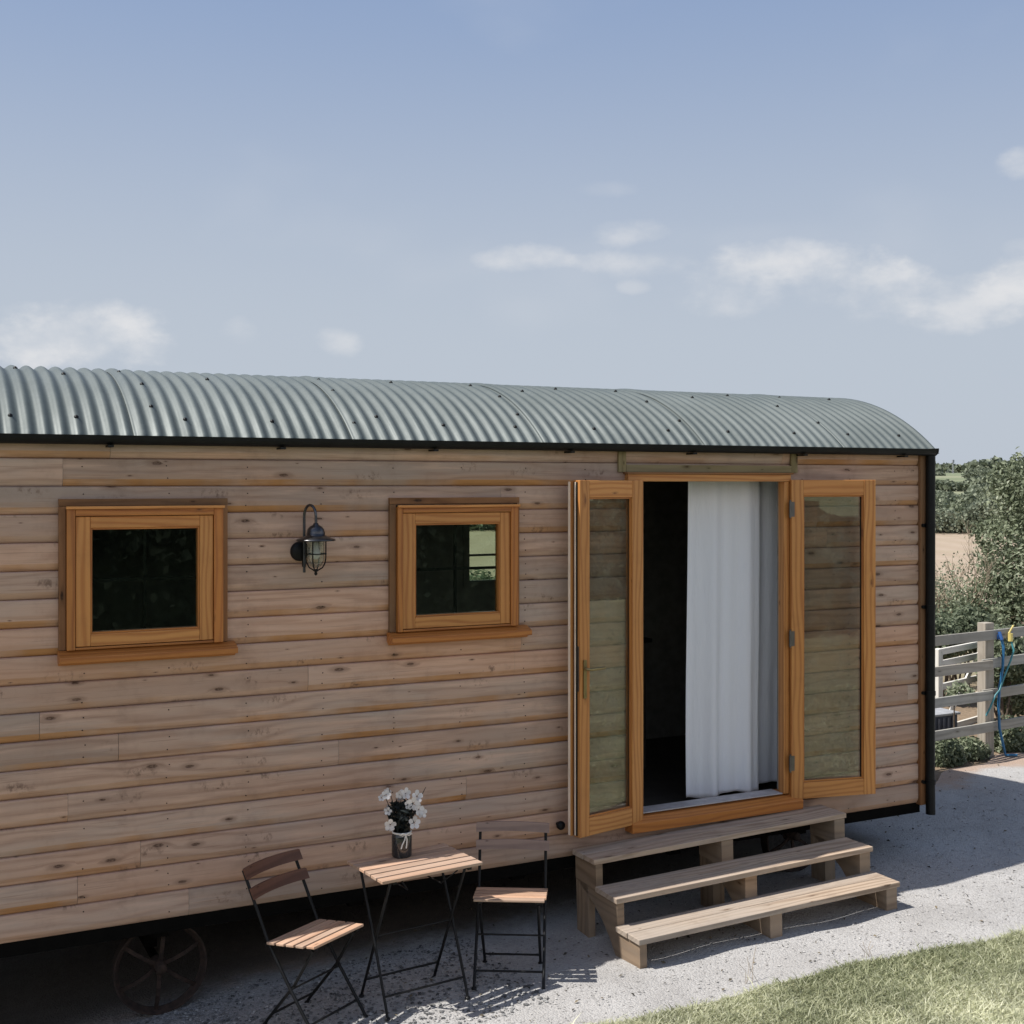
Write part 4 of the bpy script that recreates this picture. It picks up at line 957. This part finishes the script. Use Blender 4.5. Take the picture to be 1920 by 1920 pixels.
# ------------------------------------------------------------------ vegetation
def blob_pts(n, c, r, shell=.55):
    d_ = rng.normal(size=(n, 3)); d_ /= np.linalg.norm(d_, axis=1, keepdims=True)
    rad = shell + (1 - shell) * rng.random(n) ** .5; rad *= rng.normal(1, .10, n)
    return np.array(c) + d_ * rad[:, None] * np.array(r), d_
def shrub(name, label, cat, base, clumps, n, size, mat, group=None, stems=5, aspect=.5, minz=None):
    base = Vector(base); o = thing(name, label, cat, base, group=group)
    vols = np.array([c[3] * c[4] * c[5] for c in clumps]) ** .7; vols /= vols.sum(); PP = []; NN = []; RR = []
    for c, w_ in zip(clumps, vols):
        k = int(n * w_); P_, N_ = blob_pts(k, c[:3], c[3:6]); 
        tw = np.floor(rng.random(k) * 40) ; jit = np.take(rng.normal(0, .12, (40, 3)), tw.astype(int), 0) * np.array(c[3:6]).mean(); P_ = P_ + jit
        PP.append(P_); NN.append(N_ * .8 + rng.normal(size=(k, 3)) * .7 + np.array([0, 0, .35])); RR.append(np.clip(rng.beta(2, 2, k) + rng.normal(0, .12), 0, 1))
    P_ = np.concatenate(PP); N_ = np.concatenate(NN); R_ = np.concatenate(RR); k = P_[:, 2] > (terr(P_[:, 0], P_[:, 1]) + .01 if minz is None else minz)
    P_, N_, R_ = P_[k], N_[k], R_[k]
    leaf_mesh('foliage', mat, P_, N_, rng.uniform(.7, 1.3, len(P_)) * size, o, tuple(base), aspect, R_)
    mb = MB()
    for j in range(stems):
        c = clumps[j % len(clumps)]; e = Vector(c[:3]) + Vector((random.uniform(-.4, .4) * c[3], random.uniform(-.4, .4) * c[4], .4 * c[5])); b = base + Vector((random.uniform(-.12, .12), random.uniform(-.12, .12), -.05))
        m1 = b.lerp(e, .5) + Vector((random.uniform(-.1, .1), random.uniform(-.1, .1), .05)); L_ = (e - b).length; mb.tube([b, m1, e], [L_ * .018, L_ * .012, L_ * .004], 6)
        for _ in range(6):
            f = random.uniform(.35, .95); s0 = b.lerp(e, f); mb.tube([s0, s0 + Vector((random.gauss(0, .3), random.gauss(0, .3), random.uniform(.1, .5))) * L_ * .3], [L_ * .006, L_ * .0015], 5)
    mb.build('stem', M_BARK, o); return o
def cl(x, y, d_, rx, rz, ry=None):
    q = at(x, y, d_); s_ = d_ / 2330; ry = ry or rx; return (q.x, q.y, q.z, rx * s_, ry * s_, rz * s_)
b0 = at(1900, 1290, 15.5); gb = float(terr(b0.x, b0.y))
shrub('leafy_tree', 'tall grey green willowy tree rising beyond the fence', 'tree', (b0.x, b0.y, gb),
      [cl(1925, 940, 15.5, 62, 62), cl(1885, 905, 15.6, 34, 32), cl(1990, 960, 15.5, 90, 110), cl(1890, 1040, 15.3, 52, 70), cl(1940, 1100, 15.0, 70, 80), cl(1860, 1130, 15.2, 50, 50), cl(2020, 1120, 15.3, 80, 90),
       cl(1900, 1180, 14.9, 75, 60), cl(1990, 1240, 14.8, 80, 60), cl(1850, 1000, 15.6, 26, 30), cl(1912, 872, 15.6, 18, 22), cl(1875, 878, 15.7, 12, 14)], 26000, .060, M_LEAF, stems=9)
b0 = at(2200, 1290, 16.5)
shrub('leafy_tree', 'bushy grey green tree standing to the right of the tall willowy tree', 'tree', (b0.x, b0.y, float(terr(b0.x, b0.y))), [cl(2200, 1000, 16.5, 110, 120), cl(2150, 1150, 16., 100, 90), cl(2280, 1120, 16.2, 110, 110)], 7000, .075, M_LEAF, stems=6)
# brambles along the back of the fence
for i, (x, y, d_, rx, rz, n, lab) in enumerate([(1745, 1192, 13.9, 46, 38, 5200, 'low bramble bush beside the hut corner behind the fence'), (1812, 1180, 14.2, 50, 40, 5600, 'bramble bush behind the pale gate, below the bare twigs'),
        (1880, 1225, 12.6, 40, 50, 4200, 'tangled bramble growing through the rails beside the hose'), (1940, 1270, 12.8, 70, 60, 6000, 'dense bramble right of the hose, spilling over the rails'), (1790, 1145, 15.8, 34, 24, 1800, 'small bramble tuft at the edge of the sandy field'),
        (1690, 1190, 14.2, 50, 55, 2500, 'bramble bush mostly hidden behind the hut corner')]):
    b0 = at(x, y + rz, d_); gb = float(terr(b0.x, b0.y))
    shrub('bramble_bush', lab, 'bush', (b0.x, b0.y, gb), [cl(x, y, d_, rx, rz), cl(x - rx * .6, y + rz * .5, d_, rx * .6, rz * .7), cl(x + rx * .6, y + rz * .4, d_, rx * .7, rz * .8), cl(x + rx * .2, y - rz * .5, d_, rx * .4, rz * .5)], n, .058, M_BRAM, 'bramble bushes beyond the fence', 4)
# plants at the foot of the fence
for (x, y, d_, rx, rz, n, lab) in [(1772, 1415, 11.1, 28, 32, 1700, 'leafy weed clump at the fence foot next to the hut corner'), (1815, 1405, 11.3, 30, 22, 1500, 'low leafy weeds at the fence foot between hut and hose'), (1900, 1385, 11.6, 40, 34, 2400, 'leafy weed clump at the fence foot right of the hose'),
        (1800, 1300, 11.6, 22, 20, 380, 'thin spiky weed growing up through the middle rails')]:
    b0 = at(x, y, d_); gb = float(terr(b0.x, b0.y))
    shrub('weed_clump', lab, 'weeds', (b0.x, b0.y, gb), [cl(x, y, d_, rx, rz), cl(x - rx * .6, y + rz * .2, d_, rx * .6, rz * .6), cl(x + rx * .7, y + rz * .1, d_, rx * .6, rz * .7)], n, .055, M_BRAM, 'weeds along the fence foot', 1, .4)
# bare twiggy shrub
def twigs(mb, p_, d_, L_, r_, lvl):
    q = p_ + d_ * L_ * .5 + Vector((random.gauss(0, .04), random.gauss(0, .04), 0)) * L_; e = p_ + d_ * L_
    mb.tube([p_, q, e], [r_, r_ * .8, r_ * .5], 5, caps=False)
    if lvl:
        for _ in range(3 if lvl > 1 else 4):
            nd = (d_ + Vector((random.gauss(0, .38), random.gauss(0, .38), random.gauss(.08, .22)))).normalized(); twigs(mb, p_.lerp(e, random.uniform(.35, 1)), nd, L_ * random.uniform(.45, .7), r_ * .55, lvl - 1)
for (x, y, d_, H_, lab, nn) in [(1812, 1165, 15.5, 1.0, 'bare pale twiggy shrub against the sandy field', 6), (1770, 1160, 15.0, .65, 'small half bare shrub beside the hut corner, thin pale stems', 4)]:
    b0 = at(x, y, d_); gb = b0.z
    sh = thing('bare_shrub', lab, 'shrub', b0, group='bare shrubs by the field'); mb = MB()
    for _ in range(nn): twigs(mb, b0 + Vector((random.uniform(-.1, .1), random.uniform(-.1, .1), -.5)), Vector((random.gauss(-.05, .3), random.gauss(0, .3), 1)).normalized(), H_ * random.uniform(.8, 1.1), .013, 3)
    mb.build('stem', M_TWIG, sh)
    n = 900; P_, N_ = blob_pts(n, (b0.x, b0.y, b0.z + H_ * .35), (.55 * H_, .55 * H_, .5 * H_), .2); leaf_mesh('foliage', M_LEAF, P_, rng.normal(size=(n, 3)), .045, sh, tuple(b0))
# far hedgerows
def arc_hedge(name, r_, a0, a1, h, dep, n, size, label, mat=M_HEDGE, zoff=0., hv=.35, cat='hedge'):
    a = rng.uniform(R(a0), R(a1), n); rr_ = r_ + rng.normal(0, dep, n); x = rr_ * np.sin(a); y = rr_ * np.cos(a) - 6.38
    hh = h * (1 - hv + hv * 2 * (.5 + .25 * np.sin(a * 61) + .25 * np.sin(a * 143 + 2) + .12 * np.sin(a * 377)))
    z = terr(x, y) + zoff + hh * rng.random(n) ** .7
    o = leaf_mesh(name, mat, np.stack([x, y, z], 1), rng.normal(size=(n, 3)) + np.array([0, 0, .6]), rng.uniform(.6, 1.4, n) * size, aspect=.7); tag(o, label, cat, kind='stuff'); return o
arc_hedge('hedgerow', 78, 8, 62, 1.6, 1.6, 110000, .22, 'hedgerow of rounded bushes closing off the sandy field')
arc_hedge('hedgerow', 205, 15, 62, 2.0, 1.2, 12000, .8, 'dark thin hedge line across the distant green fields')
arc_hedge('hedgerow', 120, 30, 50, 2.2, 3., 16000, .35, 'scrubby hedge on the green slope beyond the sandy field')
arc_hedge('far_woodland', 640, 10, 65, 5., 6., 9000, 3., 'faint line of trees along the horizon', cat='woodland')
for (x, y, d_, rx, rz, lab) in [(1759, 893, 420, 11, 8, 'small dark tree on the horizon beside the hut corner'), (1835, 888, 300, 26, 10, 'dark rounded copse on the horizon left of the willowy tree')]:
    b0 = at(x, y, d_); shrub('distant_tree', lab, 'tree', (b0.x, b0.y, float(terr(b0.x, b0.y))), [cl(x, y, d_, rx, rz), cl(x - rx * .6, y + 3, d_, rx * .6, rz * .6), cl(x + rx * .6, y + 2, d_, rx * .6, rz * .8)], 1600, d_ / 2330 * 4, M_HEDGE, 'trees on the horizon', 3)
# mast
b0 = at(1787, 897, 520); mb = MB(); zb_ = float(terr(b0.x, b0.y)); ms = thing('lattice_mast', 'thin pale mast standing on the far horizon', 'mast', (b0.x, b0.y, zb_))
top = at(1787, 862, 520).z; w_ = .55
for sx in (-1, 1):
    mb.bar((b0.x + sx * w_, b0.y, zb_ - 1), (b0.x + sx * .2, b0.y, top - 1.5), .09, .09)
for k in range(6): z = zb_ + (top - 1.5 - zb_) * k / 6; mb.bar((b0.x - w_ * (1 - k / 9), b0.y, z), (b0.x + w_ * (1 - k / 9), b0.y, z + 1), .06, .06)
mb.build('tower', simple('pale_mast', (.45, .46, .5), .6), ms)
mb = MB(); mb.box((b0.x - .45, b0.y - .3, top - 1.3), (b0.x + .45, b0.y + .3, top)); mb.build('head', simple('mast_head', (.3, .31, .35), .6), ms, .05)
# bush behind the hut seen through the small window
b0 = at(905, 1110, 13.5)
shrub('leafy_bush', 'green bush behind the hut, seen through the small window', 'bush', (b0.x, b0.y, float(terr(b0.x, b0.y))), [cl(900, 1120, 13.5, 60, 45), cl(960, 1130, 13.5, 50, 50), cl(850, 1140, 13.5, 50, 40), cl(900, 1230, 13.5, 90, 80)], 9000, .06, M_BRAM, stems=5)
# dark hedge behind the viewer (it shows in the window glass)
n = 60000; x = rng.uniform(-26, 24, n); y = -12.5 + rng.normal(0, .5, n)
o = leaf_mesh('hedge', M_DHEDGE, np.stack([x, y, (2.3 + .3 * np.sin(x * 1.1)) * rng.random(n) ** .7], 1), rng.normal(size=(n, 3)) + np.array([0, .6, .3]), rng.uniform(.10, .22, n), aspect=.8); tag(o, 'dark clipped hedge at the back of the lawn, mirrored in the glass', 'hedge', kind='stuff')
mb = MB(); n_ = 60; poly = []
for i in range(n_):
    x0_, x1_ = -26 + 50 * i / n_, -26 + 50 * (i + 1) / n_; mb.box((x0_, -12.9 + .1 * math.sin(i), 0), (x1_, -12.2 + .1 * math.sin(i * 1.7), 2.2 + .3 * math.sin(x0_ * 1.1)))
hc = mb.build('hedge_core', simple('hedge_core', (.045, .056, .04), 1., spec=0.)); hc.parent = o
# thin dead stalks on the gravel before the steps
for (px_, py_, lab) in [((4.02, -1.16), .16, 'thin dry stalks at the lawn edge in front of the steps'), ((4.75, -1.22), .07, 'short dry stalks at the lawn edge right of the steps')]:
    z = ground_h(*px_); st = thing('dry_stalks', lab, 'weeds', (px_[0], px_[1], z), group='dry stalks at the lawn edge'); mb = MB()
    for _ in range(5):
        a = random.uniform(0, 6.28); L_ = py_ * random.uniform(.6, 1.2); mb.tube([(px_[0] + random.uniform(-.05, .05), px_[1], z), (px_[0] + .3 * L_ * math.cos(a), px_[1] + .2 * L_ * math.sin(a), z + .6 * L_), (px_[0] + .7 * L_ * math.cos(a), px_[1] + .4 * L_ * math.sin(a), z + L_)], .0012, 4, caps=False)
    mb.build('stalk', M_TWIG, st)
for o in bpy.data.objects:
    if '_o' in o: del o['_o']
